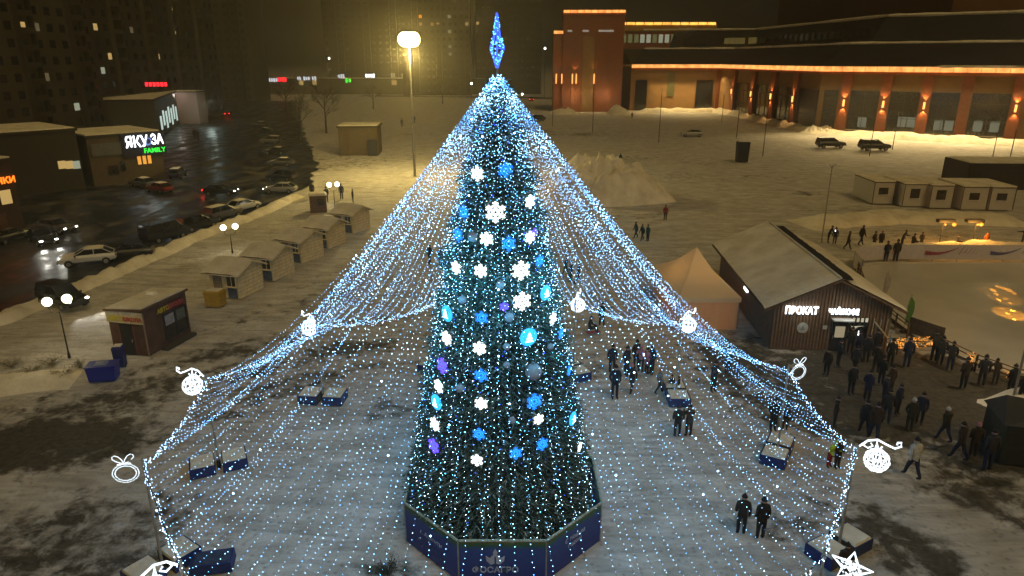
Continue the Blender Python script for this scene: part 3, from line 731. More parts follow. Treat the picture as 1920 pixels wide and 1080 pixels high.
def street_pole(px, py, h, label, head=None, ang=0, lit=0, m=None, name='street_lamp', grp=None, r=.07):
    p = G(px, py); e = empty(name, (p.x, p.y, 0), ang, label, 'street lamp' if name == 'street_lamp' else 'pole', grp)
    mb = MB(); mb.cyl((0, 0, 0), (0, 0, h), r, r * .65, 8); mb.build('mast', m or M_pole, e)
    if head == 'twin':
        for s_ in (-1, 1):
            mb = MB(); mb.tube([(0, 0, h - .3), (s_ * .3, 0, h), (s_ * .5, 0, h + .05)], .035, 6); a_ = mb.build('arm', m or M_pole, e)
            mb = MB(); mb.box((s_ * .72, 0, h + .06), (.5, .26, .1), taper=.8); mb.build('lamp_head', M_white, a_)
    elif head == 'arm':
        mb = MB(); mb.tube([(0, 0, h - .2), (.25, 0, h + .05), (.8, 0, h + .15)], .035, 6); a_ = mb.build('arm', m or M_pole, e)
        mb = MB(); mb.box((1.0, 0, h + .13), (.6, .26, .1)); mb.build('lamp_head', M_white, a_)
    elif head == 'ball':
        mb = MB(); mb.box((0, 0, h + .12), (.5, .35, .25)); mb.build('lamp_head', E_head if lit else M_black, e)
    else:
        mb = MB(); mb.cyl((0, 0, h), (0, 0, h + .15), r * 1.4, r * .5, 8); mb.build('cap', M_black, e)
    if lit: lamp('lamp_light', (.3, 0, h - .3), lit, (1, .85, .6), e, .3)
    return e
street_pole(1540, 455, 8, 'tall unlit lamp post with a twin head behind the rental cabin', 'twin', R(20))
p = G(1543, 440); e = street_pole(1897, 757, 9, 'pale lamp post on the right beside the rink fence', 'arm', R(200), 900)
for (x, y, h, t, n) in ((1036, 237, 13, 'left of the brick tower', 0), (1111, 248, 12, 'in front of the brick tower', 0), (1235, 267, 12, 'before the dark gate of the mall', 0), (1353, 229, 8, 'before the first glowing pillars', 0), (1381, 258, 12, 'right of the parked pale car', 0), (1430, 293, 8.5, 'in the open snow left of the two dark cars', 0), (1630, 293, 9, 'in front of the right dark car', 0), (1673, 281, 6, 'at the nose of the right dark car', 0), (1860, 300, 5, 'above the long dark container', 0), (1893, 300, 5.5, 'at the right edge above the dark container', 0)):
    street_pole(x, y, h, 'slim dark pole standing ' + t, None, 0, 0, M_black, 'slim_pole', 'slim dark poles on the snow field', .09)
street_pole(389, 205, 15, 'distant lit street lamp by the far end of the road on the left', 'ball', 0, 800, M_steel)
street_pole(866, 160, 17, 'distant lit street lamp between the floodlight mast and the tree tip', 'ball', 0, 0, M_steel).children[-1].data.materials[0] = E_head
for x, y, t in ((617, 110, 'above the far shop signs'), (884, 157, 'left of the tree tip'), (979, 177, 'right of the tree tip, low'), (1022, 91, 'high up left of the brick tower')):
    q = G(x, 185); Y = q.y; d = ray(x, y); z = CAM_H + d.z / d.y * Y
    q = Vector((d.x / d.y * Y, Y, 0)); e = empty('street_lamp', q, 0, 'tiny distant lit lamp ' + t, 'street lamp', 'distant lit lamps')
    mb = MB(); mb.cyl((0, 0, 0), (0, 0, z), .12, .08, 8); mb.build('mast', M_black, e); mb = MB(); mb.sph((0, 0, z + .1), .45, 10, 8); mb.build('lamp_head', E_head, e, True)

# ------------------------------------------------------------ market huts
def oriented(fr, br):          # frame of a box whose front right foot is fr and whose right side runs to br
    d = (br - fr).to_2d(); return math.atan2(d.y, d.x) - math.pi / 2
HUTS = [((451, 561), (494, 536), 'nearest hut of the row of five, beside the yellow bin'), ((515, 527), (551, 506), 'second nearest hut of the row of five'), ((567, 494), (605, 478), 'middle hut of the row of five'), ((617, 467), (649, 451), 'fourth hut of the row of five'), ((663, 438), (690, 427), 'farthest hut of the row of five, the brightest lit')]
M_hroof = M_snow
for i, (a, b_, lab) in enumerate(HUTS):
    fr, br = G(*a), G(*b_); rz = oriented(fr, br) - R(6); D = 3.0; Wd = 2.7; Hh_ = 2.15; RH = .62
    e = empty('market_hut', (fr.x, fr.y, 0), rz, 'cream snow roofed market hut, ' + lab, 'market hut', 'market huts in a row')
    # local: x from -Wd to 0 (front wall on y=0), y from 0 to D; ridge parallel to x
    mb = MB()
    mb.add([(-Wd, 0, 0), (0, 0, 0), (0, D, 0), (-Wd, D, 0), (-Wd, 0, Hh_), (0, 0, Hh_), (0, D, Hh_), (-Wd, D, Hh_), (0, D / 2, Hh_ + RH), (-Wd, D / 2, Hh_ + RH)],
           [(0, 1, 5, 4), (2, 3, 7, 6), (1, 2, 6, 8, 5), (3, 0, 4, 9, 7), (4, 5, 8, 9), (7, 9, 8, 6)])
    mb.build('walls', M_wood, e)
    mb = MB()
    for zz_ in [.3 * k for k in range(1, 8)]: mb.box((.012, D / 2, zz_), (.012, D - .1, .014)); mb.box((-Wd / 2, -.012, zz_), (Wd - .1, .012, .014)) if zz_ < .9 else None
    mb.build('plank_seams', mat('seam_brown', (.2, .15, .09)), e)  # brown joints between the planks
    for s_ in (0, 1):
        y0, z0 = (-.5, Hh_ - .2) if s_ == 0 else (D + .4, Hh_ - .16)
        q = [(-Wd - .35, y0, z0), (.3, y0, z0), (.3, D / 2, Hh_ + RH + .03), (-Wd - .35, D / 2, Hh_ + RH + .03)]
        if s_: q = q[::-1]
        mb = MB(); mb.slab([(x, y, z + .06) for x, y, z in q], .07); rf = mb.build('roof_panel', M_darkwood, e)
        mb = MB(); q2 = [(x * 1.0, y, z + .075) for x, y, z in q]
        bmv = []; nu, nv = 10, 6
        A0, B0, C0, D0 = [Vector(v) for v in q2]
        for v in range(nv + 1):
            for u in range(nu + 1):
                pp = A0.lerp(B0, u / nu).lerp(D0.lerp(C0, u / nu), v / nv); ed = min(u, nu - u, 2) / 2
                bmv.append(pp + Vector((0, 0, (.02 + .1 * ed * (.6 + .6 * vnoise(pp.x * 2 + i * 9, pp.y * 2))))))
        mb.add(bmv, [(v * (nu + 1) + u, v * (nu + 1) + u + 1, (v + 1) * (nu + 1) + u + 1, (v + 1) * (nu + 1) + u) for v in range(nv) for u in range(nu)])
        mb.add([(x, y, z + .02) for x, y, z in q] + [(x, y, z + .1) for x, y, z in q], [(0, 1, 5, 4), (1, 2, 6, 5), (3, 0, 4, 7)])
        mb.build('snow_cover', M_snow, rf, True)
    mb = MB(); mb.box((-.62, -.03, 1.5), (.85, .05, .95)); w = mb.build('serving_window', M_glassd, e)
    mb = MB()
    for dx in (-.44, 0, .44): mb.box((-.62 + dx, -.065, 1.5), (.05, .04, 1.0))
    for dz in (-.5, .5): mb.box((-.62, -.062, 1.5 + dz), (.93, .045, .05))
    mb.build('frame', M_wood, w)
    mb = MB(); mb.box((-.62, -.03, .5), (.85, .04, .9)); mb.build('counter_panel', mat('blue_grey_panel', (.1, .12, .15)), e)
    mb = MB(); mb.box((-.62, -.17, 1.0), (1.0, .3, .04)); mb.build('counter', M_wood, e)
    mb = MB(); mb.box((-1.95, -.03, 1.0), (.8, .04, 1.9)); dr = mb.build('door', mat('door_brown', (.28, .2, .12)), e); mb = MB(); mb.box((-1.65, -.08, 1.0), (.04, .06, .16)); mb.build('handle', M_steel, dr)
    for y in (-.4, ):
        mb = MB(); mb.cyl((.05, y, 1.0), (.05, y, Hh_ - .1), .035, n=6); mb.build('eave_post', M_wood, e)
    mb = MB(); mb.tube([(.31, -.5, Hh_ - .2), (.31, D / 2, Hh_ + RH), (.31, D + .4, Hh_ - .16)], .05, 4); mb.build('barge_board', M_wood, e)

# driving school kiosk
fr, br = G(280, 668), G(359, 624); rz = oriented(fr, br); D = 4.1; Wd = 2.6
e = empty('kiosk', (fr.x, fr.y, 0), rz, 'small brown kiosk with a sloping snowy roof and yellow and red lettering', 'kiosk')
H0 = 3.1
mb = MB(); mb.prism([(-Wd, 0), (0, 0), (0, D), (-Wd, D)], 0, [2.95, H0, H0, 2.95]); mb.build('walls', M_brown, e)
mb = MB(); mb.slab([(-Wd - .15, -.15, 3.02), (.15, -.15, H0 + .1), (.15, D + .15, H0 + .1), (-Wd - .15, D + .15, 3.02)], .12); rf = mb.build('roof', M_darkwood, e)
mb = MB(); mb.slab([(-Wd - .05, -.05, 3.09), (.04, -.05, H0 + .17), (.04, D + .05, H0 + .17), (-Wd - .05, D + .05, 3.09)], .07); mb.build('snow_cover', M_snow, rf)
mb = MB(); mb.box((-Wd / 2, D * .62, 3.35), (.8, .35, .22), taper=.6); mb.build('roof_hump', M_snow, rf)
mb = MB(); mb.box((-Wd / 2, -.06, 2.55), (Wd + .06, .1, .75)); sg = mb.build('sign_board', mat('cream_board', (.6, .52, .3)), e)
mb = MB()
for k in range(26): mb.box((-Wd + .05 + k * .1, -.125, 2.86), (.03, .02, .18 + .06 * hsh(k)))
mb.build('icicles', mat('frost', (.7, .68, .62)), sg)
M_yl = mat('yellow_letter', (.6, .52, .02), noise=.05); M_rl = mat('red_letter', (.5, .02, .03), noise=.05)
text('lettering', 'АВТО', .42, M_yl, sg, wall_mtx((-Wd + .68, -.118, 2.45), 0), .012, bold=.012)
text('lettering', 'ШКОЛА', .36, M_rl, sg, wall_mtx((-Wd + 1.9, -.118, 2.45), 0), .012, bold=.012)
mb = MB(); mb.box((.04, 2.45, 2.55), (.07, 2.4, .5)); sg2 = mb.build('side_sign_board', mat('dark_red_board', (.09, .02, .02)), e)
text('lettering', 'АВТО', .4, M_yl, sg2, wall_mtx((.078, 1.75, 2.55), math.pi / 2), .012, bold=.012)
text('lettering', 'ШКОЛА', .4, mat('red_pale_letter', (.5, .08, .09)), sg2, wall_mtx((.078, 2.95, 2.55), math.pi / 2), .012, bold=.012)
mb = MB(); mb.box((-1.35, -.03, 1.02), (.95, .05, 2.0)); dr = mb.build('door', M_black, e); mb = MB(); mb.box((-1.0, -.08, 1.0), (.04, .06, .2)); mb.build('handle', M_steel, dr)
mb = MB(); mb.box((-1.86, -.03, 1.02), (.06, .06, 2.04)); mb.box((-.84, -.03, 1.02), (.06, .06, 2.04)); mb.build('door_frame', mat('frame_red', (.2, .07, .05)), dr)
mb = MB(); mb.box((.03, 2.75, 1.35), (.05, 2.2, 1.7)); wn = mb.build('window', M_glassd, e)
mb = MB(); [mb.box((.065, 1.65 + k * 1.1, 1.35), (.05, .07, 1.74)) for k in range(3)]; mb.box((.066, 2.75, .52), (.05, 2.3, .07)); mb.box((.066, 2.75, 2.2), (.05, 2.3, .07)); mb.build('frame', M_black, wn)
mb = MB(); mb.box((.075, 2.2, 1.75), (.02, .85, .7)); mb.build('poster', mat('grey_poster', (.3, .3, .33)), e)
mb = MB(); mb.box((.07, 3.3, 1.75), (.02, .85, .75)); mb.build('poster', mat('dim_poster', (.1, .11, .1)), e)
mb = MB(); mb.box((.35, D / 2 + .4, .08), (.5, 2.9, .16)); mb.build('step', M_conc, e)
mb = MB(); mb.cyl((.02, -.02, 0), (.02, -.02, 2.9), .05, n=6); mb.build('corner_trim', mat('frame_pale', (.3, .2, .14)), e)

def bin_(px, py, w, d, h, m, label, rz=0, open_=False):
    p = G(px, py); e = empty('rubbish_bin', (p.x, p.y, 0), rz, label, 'bin')
    mb = MB(); mb.box((0, 0, h / 2 + .06), (w * .88, d * .88, h - .06), taper=1.12); mb.build('tub', m, e)
    mb = MB(); mb.box((0, 0, h + .02), (w * 1.04, d * 1.04, .05)); mb.build('rim', m, e)
    if not open_:
        mb = MB(); mb.box((0, 0, h + .11), (w * 1.02, d * 1.02, .14), taper=.82); mb.build('lid', m, e)
        mb = MB(); mb.box((0, 0, h + .2), (w * .8, d * .8, .06), taper=.85); mb.build('snow_cover', M_snow, e)
    else:
        mb = MB(); mb.box((-.05, .03, h + .06), (w * .5, d * .6, .12), taper=.7); mb.build('rubbish', mat('frosted_rubbish', (.25, .27, .4), noise=.5), e)
    for s_ in (-1, 1):
        mb = MB(); mb.cyl((s_ * w * .38, -.04, .06), (s_ * w * .38, .04, .06), .06, n=8); mb.build('wheel', M_rubber, e)
    return e
bin_(197, 712, 1.6, 1.0, 1.0, M_bluebin, 'blue open waste container on the snow before the brown kiosk', R(12), True)
bin_(228, 688, .6, .6, 1.25, mat('dark_blue_plastic', (.02, .025, .12)), 'narrow dark blue bin against the kiosk wall behind the open blue container', R(10))
bin_(406, 574, 1.35, 1.0, 1.15, M_yelbin, 'yellow waste container beside the nearest market hut', R(-8))
bin_(1390, 304, 2.2, 1.6, 3.6, M_black, 'tall black waste shelter standing alone in the snow field', 0)

# ------------------------------------------------------------ cars
def car_paint(n, c): return mat('paint_' + n, c, rough=.35, noise=.08, spec=.6)
P_ = {k: car_paint(k, v) for k, v in dict(silver=(.35, .36, .36), black=(.012, .012, .014), grey=(.1, .1, .11), white=(.6, .6, .58), red=(.2, .02, .02), blue=(.03, .04, .08)).items()}
def make_car(kind):
    L, Wc = 4.5, 1.78
    prof = {'sedan': [(-2.25, .55, .78), (-2.1, .35, .95), (-1.5, .3, 1.0), (1.0, .3, .98), (1.9, .32, .84), (2.2, .42, .7), (2.25, .5, .6)],
            'suv': [(-2.25, .6, .9), (-2.15, .4, 1.08), (-1.5, .36, 1.12), (1.0, .36, 1.1), (1.95, .38, 1.0), (2.22, .5, .85), (2.25, .55, .75)],
            'van': [(-2.45, .5, 1.1), (-2.4, .35, 1.2), (-1.5, .32, 1.22), (1.2, .32, 1.2), (2.1, .35, 1.05), (2.4, .45, .85), (2.45, .5, .75)]}[kind]
    cab = {'sedan': [(-2.0, .96, .76), (-1.25, 1.4, .62), (.15, 1.43, .62), (1.0, .96, .74)], 'suv': [(-2.2, 1.08, .78), (-2.0, 1.66, .66), (.2, 1.7, .66), (1.05, 1.09, .76)], 'van': [(-2.4, 1.2, .82), (-2.36, 2.0, .74), (1.0, 2.0, .72), (1.75, 1.18, .78)]}[kind]
    e = empty('parked_car', (0, 0, 0))
    mb = MB(); vs = []; n = 8
    for x, z0, z1 in prof:
        hw = Wc / 2 * (1 - .12 * (abs(x) / 2.45) ** 4)
        for (a, b_) in ((-.8, 0), (-1, .22), (-1, .7), (-.88, 1), (.88, 1), (1, .7), (1, .22), (.8, 0)): vs.append((x, a * hw, z0 + (z1 - z0) * b_))
    fs = [(i * n + j, (i + 1) * n + j, (i + 1) * n + (j + 1) % n, i * n + (j + 1) % n) for i in range(len(prof) - 1) for j in range(n)]
    fs += [tuple(range(n)), tuple((len(prof) - 1) * n + j for j in range(n - 1, -1, -1))]
    mb.add(vs, fs)
    mb.build('body', P_['grey'], e)
    (xa, za, wa), (xb, zb, wb), (xc, zc, wc), (xd, zd, wd) = cab
    mb = MB(); mb.add([(xa, -wa, za), (xd, -wd, zd), (xd, wd, zd), (xa, wa, za), (xb, -wb, zb), (xc, -wc, zc), (xc, wc, zc), (xb, wb, zb)], [(3, 2, 1, 0), (0, 1, 5, 4), (1, 2, 6, 5), (2, 3, 7, 6), (3, 0, 4, 7)])
    mb.build('windows', M_glassd, e)
    mb = MB(); mb.slab([(xb - .05, -wb - .02, zb + .04), (xc + .05, -wc - .02, zc + .04), (xc + .05, wc + .02, zc + .04), (xb - .05, wb + .02, zb + .04)], .05)
    for s_ in (-1, 1):
        for (pa, pb) in (((xa, wa, za), (xb, wb, zb)), ((xc, wc, zc), (xd, wd, zd)), ((( xb + xc) / 2, (wb + wc) / 2 + .01, zb), ((xb + xc) / 2, wa + .01, za))):
            mb.tube([(pa[0], s_ * pa[1], pa[2]), (pb[0], s_ * pb[1], pb[2])], .035, 4)
    mb.build('roof', P_['grey'], e)
    mb = MB()
    vs = []; nu, nv = 8, 5
    for v in range(nv + 1):
        for u in range(nu + 1):
            x = xb + (xc - xb) * u / nu; y = -wb + 2 * wb * v / nv; ed = min(u, nu - u, v, nv - v, 1)
            vs.append((x, y, zb + .045 + .1 * ed * (.7 + .5 * hsh(u, v))))
    mb.add(vs, [(v * (nu + 1) + u, v * (nu + 1) + u + 1, (v + 1) * (nu + 1) + u + 1, (v + 1) * (nu + 1) + u) for v in range(nv) for u in range(nu)])
    mb.build('snow_cover', M_snow, e, True)
    x0, z0, z1 = prof[4][0], prof[3][2], prof[4][2]
    mb = MB(); mb.slab([(1.02, -.72, z0 + .03), (x0, -.7, z1 + .05), (x0, .7, z1 + .05), (1.02, .72, z0 + .03)], .05); mb.build('bonnet_snow', M_snow, e)
    for x in (-1.4, 1.42):
        for s_ in (-1, 1):
            mb = MB(); mb.cyl((x, s_ * (Wc / 2 - .22), .33), (x, s_ * (Wc / 2 + .01), .33), .33, n=16); wl = mb.build('wheel', M_rubber, e)
            mb = MB(); mb.cyl((x, s_ * (Wc / 2 + .0), .33), (x, s_ * (Wc / 2 + .025), .33), .19, n=10); mb.build('rim', M_steel, wl)
    xe = prof[-2][0]; zl = prof[-2][2]
    for s_ in (-1, 1):
        mb = MB(); mb.sph((xe - .02, s_ * .66, zl - .04), .13, 10, 6, sc=(.6, 1.3, .7)); mb.build('headlight', M_glassd, e)
        mb = MB(); mb.box((-prof[-1][0] + .03, s_ * .68, prof[0][2] - .02), (.1, .26, .16)); mb.build('taillight', mat('tail_lens', (.12, .01, .01), rough=.3), e)
        mb = MB(); mb.box((.85, s_ * (Wc / 2 + .08), 1.0), (.12, .18, .12)); mb.build('mirror', M_black, e)
    mb = MB(); mb.box((xe + .02, 0, .48), (.08, 1.5, .2)); mb.build('bumper', M_black, e)
    return e
PROTO = {k: make_car(k) for k in ('sedan', 'suv', 'van')}
used = set()
def car(kind, loc, ang, paint, label, snow=True, head=False, tail=False, grp='parked cars on the left', beam=0):
    if kind in used: e = copy_tree(PROTO[kind])
    else: e = PROTO[kind]; used.add(kind)
    e['_p'] = 1
    return e, loc, ang, paint, label, snow, head, tail, grp, beam
def over(o, m): o.material_slots[0].link = 'OBJECT'; o.material_slots[0].material = m
CARS = []
def C(kind, px, py, ang, paint, label, snow=True, head=False, tail=False, beam=0, loc=None, grp='parked cars on the left', sc=1.0):
    p = G(px, py) if loc is None else Vector(loc)
    CARS.append((kind, (p.x, p.y, .12 if p.x < -25 else 0), R(ang), paint, label, snow, head, tail, beam, grp, sc))
# placed by where they stand (angle of the nose, degrees from +x)
C('sedan', 168, 497, 205, 'white', 'snow covered pale car with the widest snowy bonnet, nearest in the left row', sc=1.05)
C('suv', 120, 575, -30, 'black', 'black car with two bright headlights above the nearest globe lamp', False, True, beam=1)
C('sedan', 242, 486, 200, 'black', 'dark car parked right behind the snow covered pale car', False)
C('van', 312, 452, 60, 'black', 'black van in the left row with faint blue reflections on its side', False)
C('suv', 372, 432, 60, 'black', 'dark car between the black van and the hut lamp', False)
C('suv', 420, 412, 62, 'grey', 'dark grey snow dusted car behind the second globe lamp')
C('sedan', 458, 396, 65, 'white', 'pale car half hidden at the end of the left kerb row')
C('sedan', 527, 363, 180, 'silver', 'silver car side on with its headlight lit, beside the snow bank', False, True)
C('sedan', 415, 367, 0, 'black', 'black car side on with a red tail light glowing, on the dark road', False, True, True)
C('suv', 528, 340, 170, 'black', 'large dark car directly behind the silver car', False)
C('sedan', 528, 312, 175, 'grey', 'snow topped dark car two places behind the silver car')
C('sedan', 518, 290, 175, 'black', 'snow topped dark car three places behind the silver car')
C('suv', 508, 270, 172, 'grey', 'snow topped large car midway along the distant row')
C('sedan', 496, 251, 172, 'black', 'small snow topped car near the far end of the distant row')
C('sedan', 487, 238, 172, 'grey', 'farthest snow topped car of the distant row')
C('sedan', 430, 217, 95, 'black', 'distant car driving away with two red tail lights on the wet road', False, False, True)
C('sedan', 82, 458, -42, 'black', 'black car on the left road with glaring headlights on wet asphalt', False, True, beam=1)
C('sedan', 108, 437, -20, 'grey', 'dark car behind the glaring headlights on the left road', False, True)
C('sedan', 268, 352, 150, 'grey', 'dim pale car parked below the white and green restaurant sign')
C('sedan', 300, 362, 150, 'red', 'dark red car parked beside the pale one below the restaurant sign')
C('suv', 335, 335, 100, 'blue', 'large snow topped dark car at the corner of the restaurant building')
C('sedan', 20, 455, 80, 'black', 'dark car at the left edge of the road', False)
C('sedan', 1297, 256, 175, 'silver', 'pale car alone in the snow before the mall', False, grp='cars parked near the mall', sc=1.2)
C('suv', 1556, 277, 0, 'black', 'left one of two black cars before the mall', False, grp='cars parked near the mall', sc=1.3)
C('suv', 1638, 282, 0, 'black', 'right one of two black cars before the mall', False, grp='cars parked near the mall', sc=1.35)
C('sedan', 1005, 227, 150, 'black', 'dark car right of the light canopy edge, left of the brick tower', False, grp='cars parked near the mall', sc=1.3)
C('sedan', 993, 140, 90, 'black', 'far car with red tail lights right of the tree tip', False, False, True, grp='cars parked near the mall', loc=(9, 330, 0), sc=1.2)
for i, (kind, loc, ang, paint, label, snow, head, tail, beam, grp, sc) in enumerate(CARS):
    later = any(c[0] == kind for c in CARS[i + 1:])
    e = copy_tree(PROTO[kind]) if later else PROTO[kind]
    e.location = loc; e.rotation_euler = (0, 0, ang); e.scale = (sc, sc, sc)
    tag(e, label, 'car', grp)
    for ch in list(e.children):
        b_ = ch.name.split('.')[0]
        if b_ in ('body', 'roof'): over(ch, P_[paint])
        elif b_ == 'headlight' and head: over(ch, E_head)
        elif b_ == 'taillight' and tail: over(ch, E_tail)
        elif b_ in ('snow_cover', 'bonnet_snow') and not snow: bpy.data.objects.remove(ch)
    if beam: 
        for s_ in (-1, 1): lamp('headlight_beam', (2.3, s_ * .66, .75), 250, (1, .97, .85), e, .06, 'SPOT', R(70), (1, 0, -.12))
    if tail and loc[1] < 300: lamp('taillight_glow', (-2.5, 0, .8), 25, (1, .02, .02), e, .2)

# ------------------------------------------------------------ buildings on the left and behind
def facade_windows(root, p0, ang, cols, rows, dx, dz, z0, w, h, m_un, lit, depth=.06, cap=96):
    """window openings along a wall whose outside is on the right-hand side of direction ang"""
    base = MB(); base.box((0, 0, 0), (w, depth, h)); proto = None; cnt = 0; rest = MB(); nr = 0
    d = Vector((math.cos(ang), math.sin(ang), 0)); nn = Vector((d.y, -d.x, 0))
    order = sorted([(c, r) for c in range(cols) for r in range(rows)], key=lambda q: (0 if q in lit else 1, q[1]))
    for (c, r) in order:
        pos = Vector(p0) + d * (dx * (c + .5)) + nn * (depth / 2) + Vector((0, 0, z0 + dz * r + h / 2))
        if cnt < cap:
            if proto is None: o = proto = base.build('window', m_un, root)
            else: o = proto.copy(); COL.objects.link(o); o.material_slots[0].link = 'DATA'
            o.parent = root; o.location = pos; o.rotation_euler = (0, 0, ang)
            if (c, r) in lit: over(o, lit[(c, r)])
            cnt += 1
        else:
            rest.M = Matrix.Translation(pos) @ Matrix.Rotation(ang, 4, 'Z'); rest.box((0, 0, 0), (w, depth, h)); nr += 1
    if nr: tag(rest.build('window_grid', m_un, root), kind='stuff')
def facade_hit(px, py, p0, ang):
    d = Vector((math.cos(ang), math.sin(ang))); n = Vector((d.y, -d.x)); r = ray(px, py)
    t = (n.x * p0[0] + n.y * p0[1]) / (n.x * r.x + n.y * r.y); q = r * t
    return (q.x - p0[0]) * d.x + (q.y - p0[1]) * d.y, CAM_H + q.z
def tower_block(p0, ang, Lg, dep, H, cols, rows, lits, label, m=M_conc, m2=M_conc2, side=0):
    d = Vector((math.cos(ang), math.sin(ang), 0)); nn = Vector((d.y, -d.x, 0))
    e = empty('apartment_block', (p0[0], p0[1], 0), 0, label, 'apartment block')
    q = [Vector((0, 0, 0)), d * Lg, d * Lg - nn * dep, -nn * dep]
    mb = MB(); mb.prism([(v.x, v.y) for v in q], 0, H); mb.build('walls', m, e)
    mb = MB(); mb.prism([(v.x, v.y) for v in [q[0] + nn * .3 - d * .3, q[1] + nn * .3 + d * .3, q[2] - nn * .3 + d * .3, q[3] - nn * .3 - d * .3]], H, H + .8); mb.build('parapet', m2, e)
    dx = Lg / cols; dz = (H - 3) / rows
    lit = {}
    for (px, py, mm) in lits:
        u, z = facade_hit(px, py, p0, ang); c, r = int(u / dx), int((z - 1.5) / dz)
        if 0 <= c < cols and 0 <= r < rows: lit[(c, r)] = mm
    facade_windows(e, (0, 0, 0), ang, cols, rows, dx, dz, 1.8, min(1.7, dx * .5), 1.5, M_glassd, lit)
    for c in range(2, cols - 1, 4):      # projecting loggia stacks
        a = d * (dx * c) ; b_ = d * (dx * (c + 1))
        for s_ in (a, b_):
            v = s_ + nn * .55; mb = MB(); mb.box((v.x, v.y, H / 2), (.18, 1.1, H - 1), rz=ang); mb.build('balcony_wall', m2, e)
        v = (a + b_) / 2 + nn * .62; bf = None
        for r in range(rows):
            if bf is None: mb = MB(); mb.box((0, 0, 0), (dx - .2, .98, 1.0)); bf = o = mb.build('balcony_front', m2, e)
            else: o = bf.copy(); COL.objects.link(o)
            o.parent = e; o.location = (v.x, v.y, 1.8 + dz * r); o.rotation_euler = (0, 0, ang)
    return e
W1, W2, WD = E_win, E_winc, E_dim
tower_block((-93, 98), math.atan2(66, 2), 62, 14, 46, 16, 14, [(47, 48, W1), (143, 185, W2), (60, 52, WD), (78, 140, WD), (195, 90, W1), (187, 47, W1)], 'long dark apartment block on the far left rising out of the frame')
tower_block((-98, 172), math.atan2(95, -4), 80, 14, 52, 18, 15, [(187, 47, W1), (195, 90, W1), (201, 128, W2), (230, 180, WD), (240, 60, WD), (298, 92, W1), (318, 4, W1), (325, 50, W1)], 'dark apartment block second from the left with a few yellow windows', M_conc2, M_conc)
tower_block((-175, 330), R(-8), 60, 16, 58, 16, 16, [(325, 50, W1), (332, 95, W1), (298, 92, W1), (360, 93, W2), (318, 4, W1), (370, 16, W2), (353, 29, W2), (376, 53, W2), (332, 74, WD), (359, 115, WD)], 'distant apartment block left of the road lamp with scattered lit windows')
tower_block((-110, 430), R(0), 70, 16, 60, 18, 16, [(492, 50, WD), (581, 88, W2), (657, 92, WD), (610, 87, WD), (445, 110, WD), (540, 30, WD)], 'hazy distant apartment block above the far shop signs', M_conc2, M_conc)
tower_block((-58, 385), R(0), 36, 16, 62, 12, 16, [(785, 26, E_amber), (786, 44, W1), (806, 44, W1), (815, 44, W1), (822, 44, W1), (846, 22, W2), (845, 62, W2), (846, 84, W2), (848, 103, W2), (848, 5, WD), (880, 44, W1), (886, 44, W1)], 'distant apartment block with orange windows behind the floodlight mast')
tower_block((-20, 400), R(0), 36, 16, 64, 12, 16, [(880, 44, W1), (886, 44, W1), (962, 52, WD), (951, 66, WD), (990, 74, WD), (1011, 4, WD)], 'hazy distant apartment block directly behind the tree topper', M_conc2, M_conc)
# low shops at the road
def shop(p0, ang, Lg, dep, H, label, m, name='shop_building'):
    d = Vector((math.cos(ang), math.sin(ang), 0)); nn = Vector((d.y, -d.x, 0))
    e = empty(name, (p0[0], p0[1], 0), 0, label, 'building'); q = [Vector((0, 0, 0)), d * Lg, d * Lg - nn * dep, -nn * dep]
    mb = MB(); mb.prism([(v.x, v.y) for v in q], 0, H); mb.build('walls', m, e)
    mb = MB(); mb.prism([(v.x, v.y) for v in [q[0] + (nn - d) * .25, q[1] + (nn + d) * .25, q[2] + (d - nn) * .25, q[3] - (nn + d) * .25]], H, H + .35); rf = mb.build('roof', M_conc2, e)
    mb = MB(); mb.prism([(v.x, v.y) for v in [q[0], q[1], q[2], q[3]]], H + .35, H + .5); mb.build('snow_cover', M_snow, rf)
    return e, d, nn
pa, pb = G(178, 352), G(312, 336); ang = math.atan2(pb.y - pa.y, pb.x - pa.x); Lg = (pb - pa).length
yak, d, nn = shop((pa.x, pa.y), ang, Lg, 12, 7.2, 'low building with the white and green illuminated restaurant sign', mat('ochre_render', (.085, .062, .03)))
u0, z0 = facade_hit(272, 267, (pa.x, pa.y), ang)
mb = MB(); c = d * (u0 - .3) + nn * .2; mb.box((c.x, c.y, z0 - .2), (6.4, .35, 3.5), rz=ang); sb_ = mb.build('sign_box', mat('sign_navy', (.012, .014, .035), rough=.4), yak)
M_bo = emit('sign_blue_outline', (.25, .4, 1), .8); E_green = emit('sign_green', (.02, 1, .05), 1.6)
def TXT(s, u, z, size, m, par, off, ang=ang, p=(0, 0), **k):
    dd = Vector((math.cos(ang), math.sin(ang), 0)); n_ = Vector((dd.y, -dd.x, 0)); v = dd * u + n_ * off
    return text('lettering', s, size, m, par, wall_mtx((v.x + p[0], v.y + p[1], z), ang), .03, **k)
TXT('ЯКУ', u0 - 1.35, z0 + .15, 2.3, E_sign, sb_, .41, bold=.03, sx=.75); TXT('D', u0 + .35, z0 + .1, 1.7, M_bo, sb_, .41, sx=.9); TXT('ЗА', u0 + 1.65, z0 + .3, 2.1, E_sign, sb_, .41, bold=.03, sx=.7)
TXT('FAMILY', u0 + 1.1, z0 - 1.25, 1.0, E_green, sb_, .41, bold=.02, sx=1.0)
lamp('sign_glow', tuple((d * u0 + nn * 1.6).to_2d()) + (z0,), 60, (.8, .9, 1), yak, .5)
u1, z1 = facade_hit(270, 297, (pa.x, pa.y), ang)
E_warm = emit('warm_window', (1, .42, .06), 1.0)
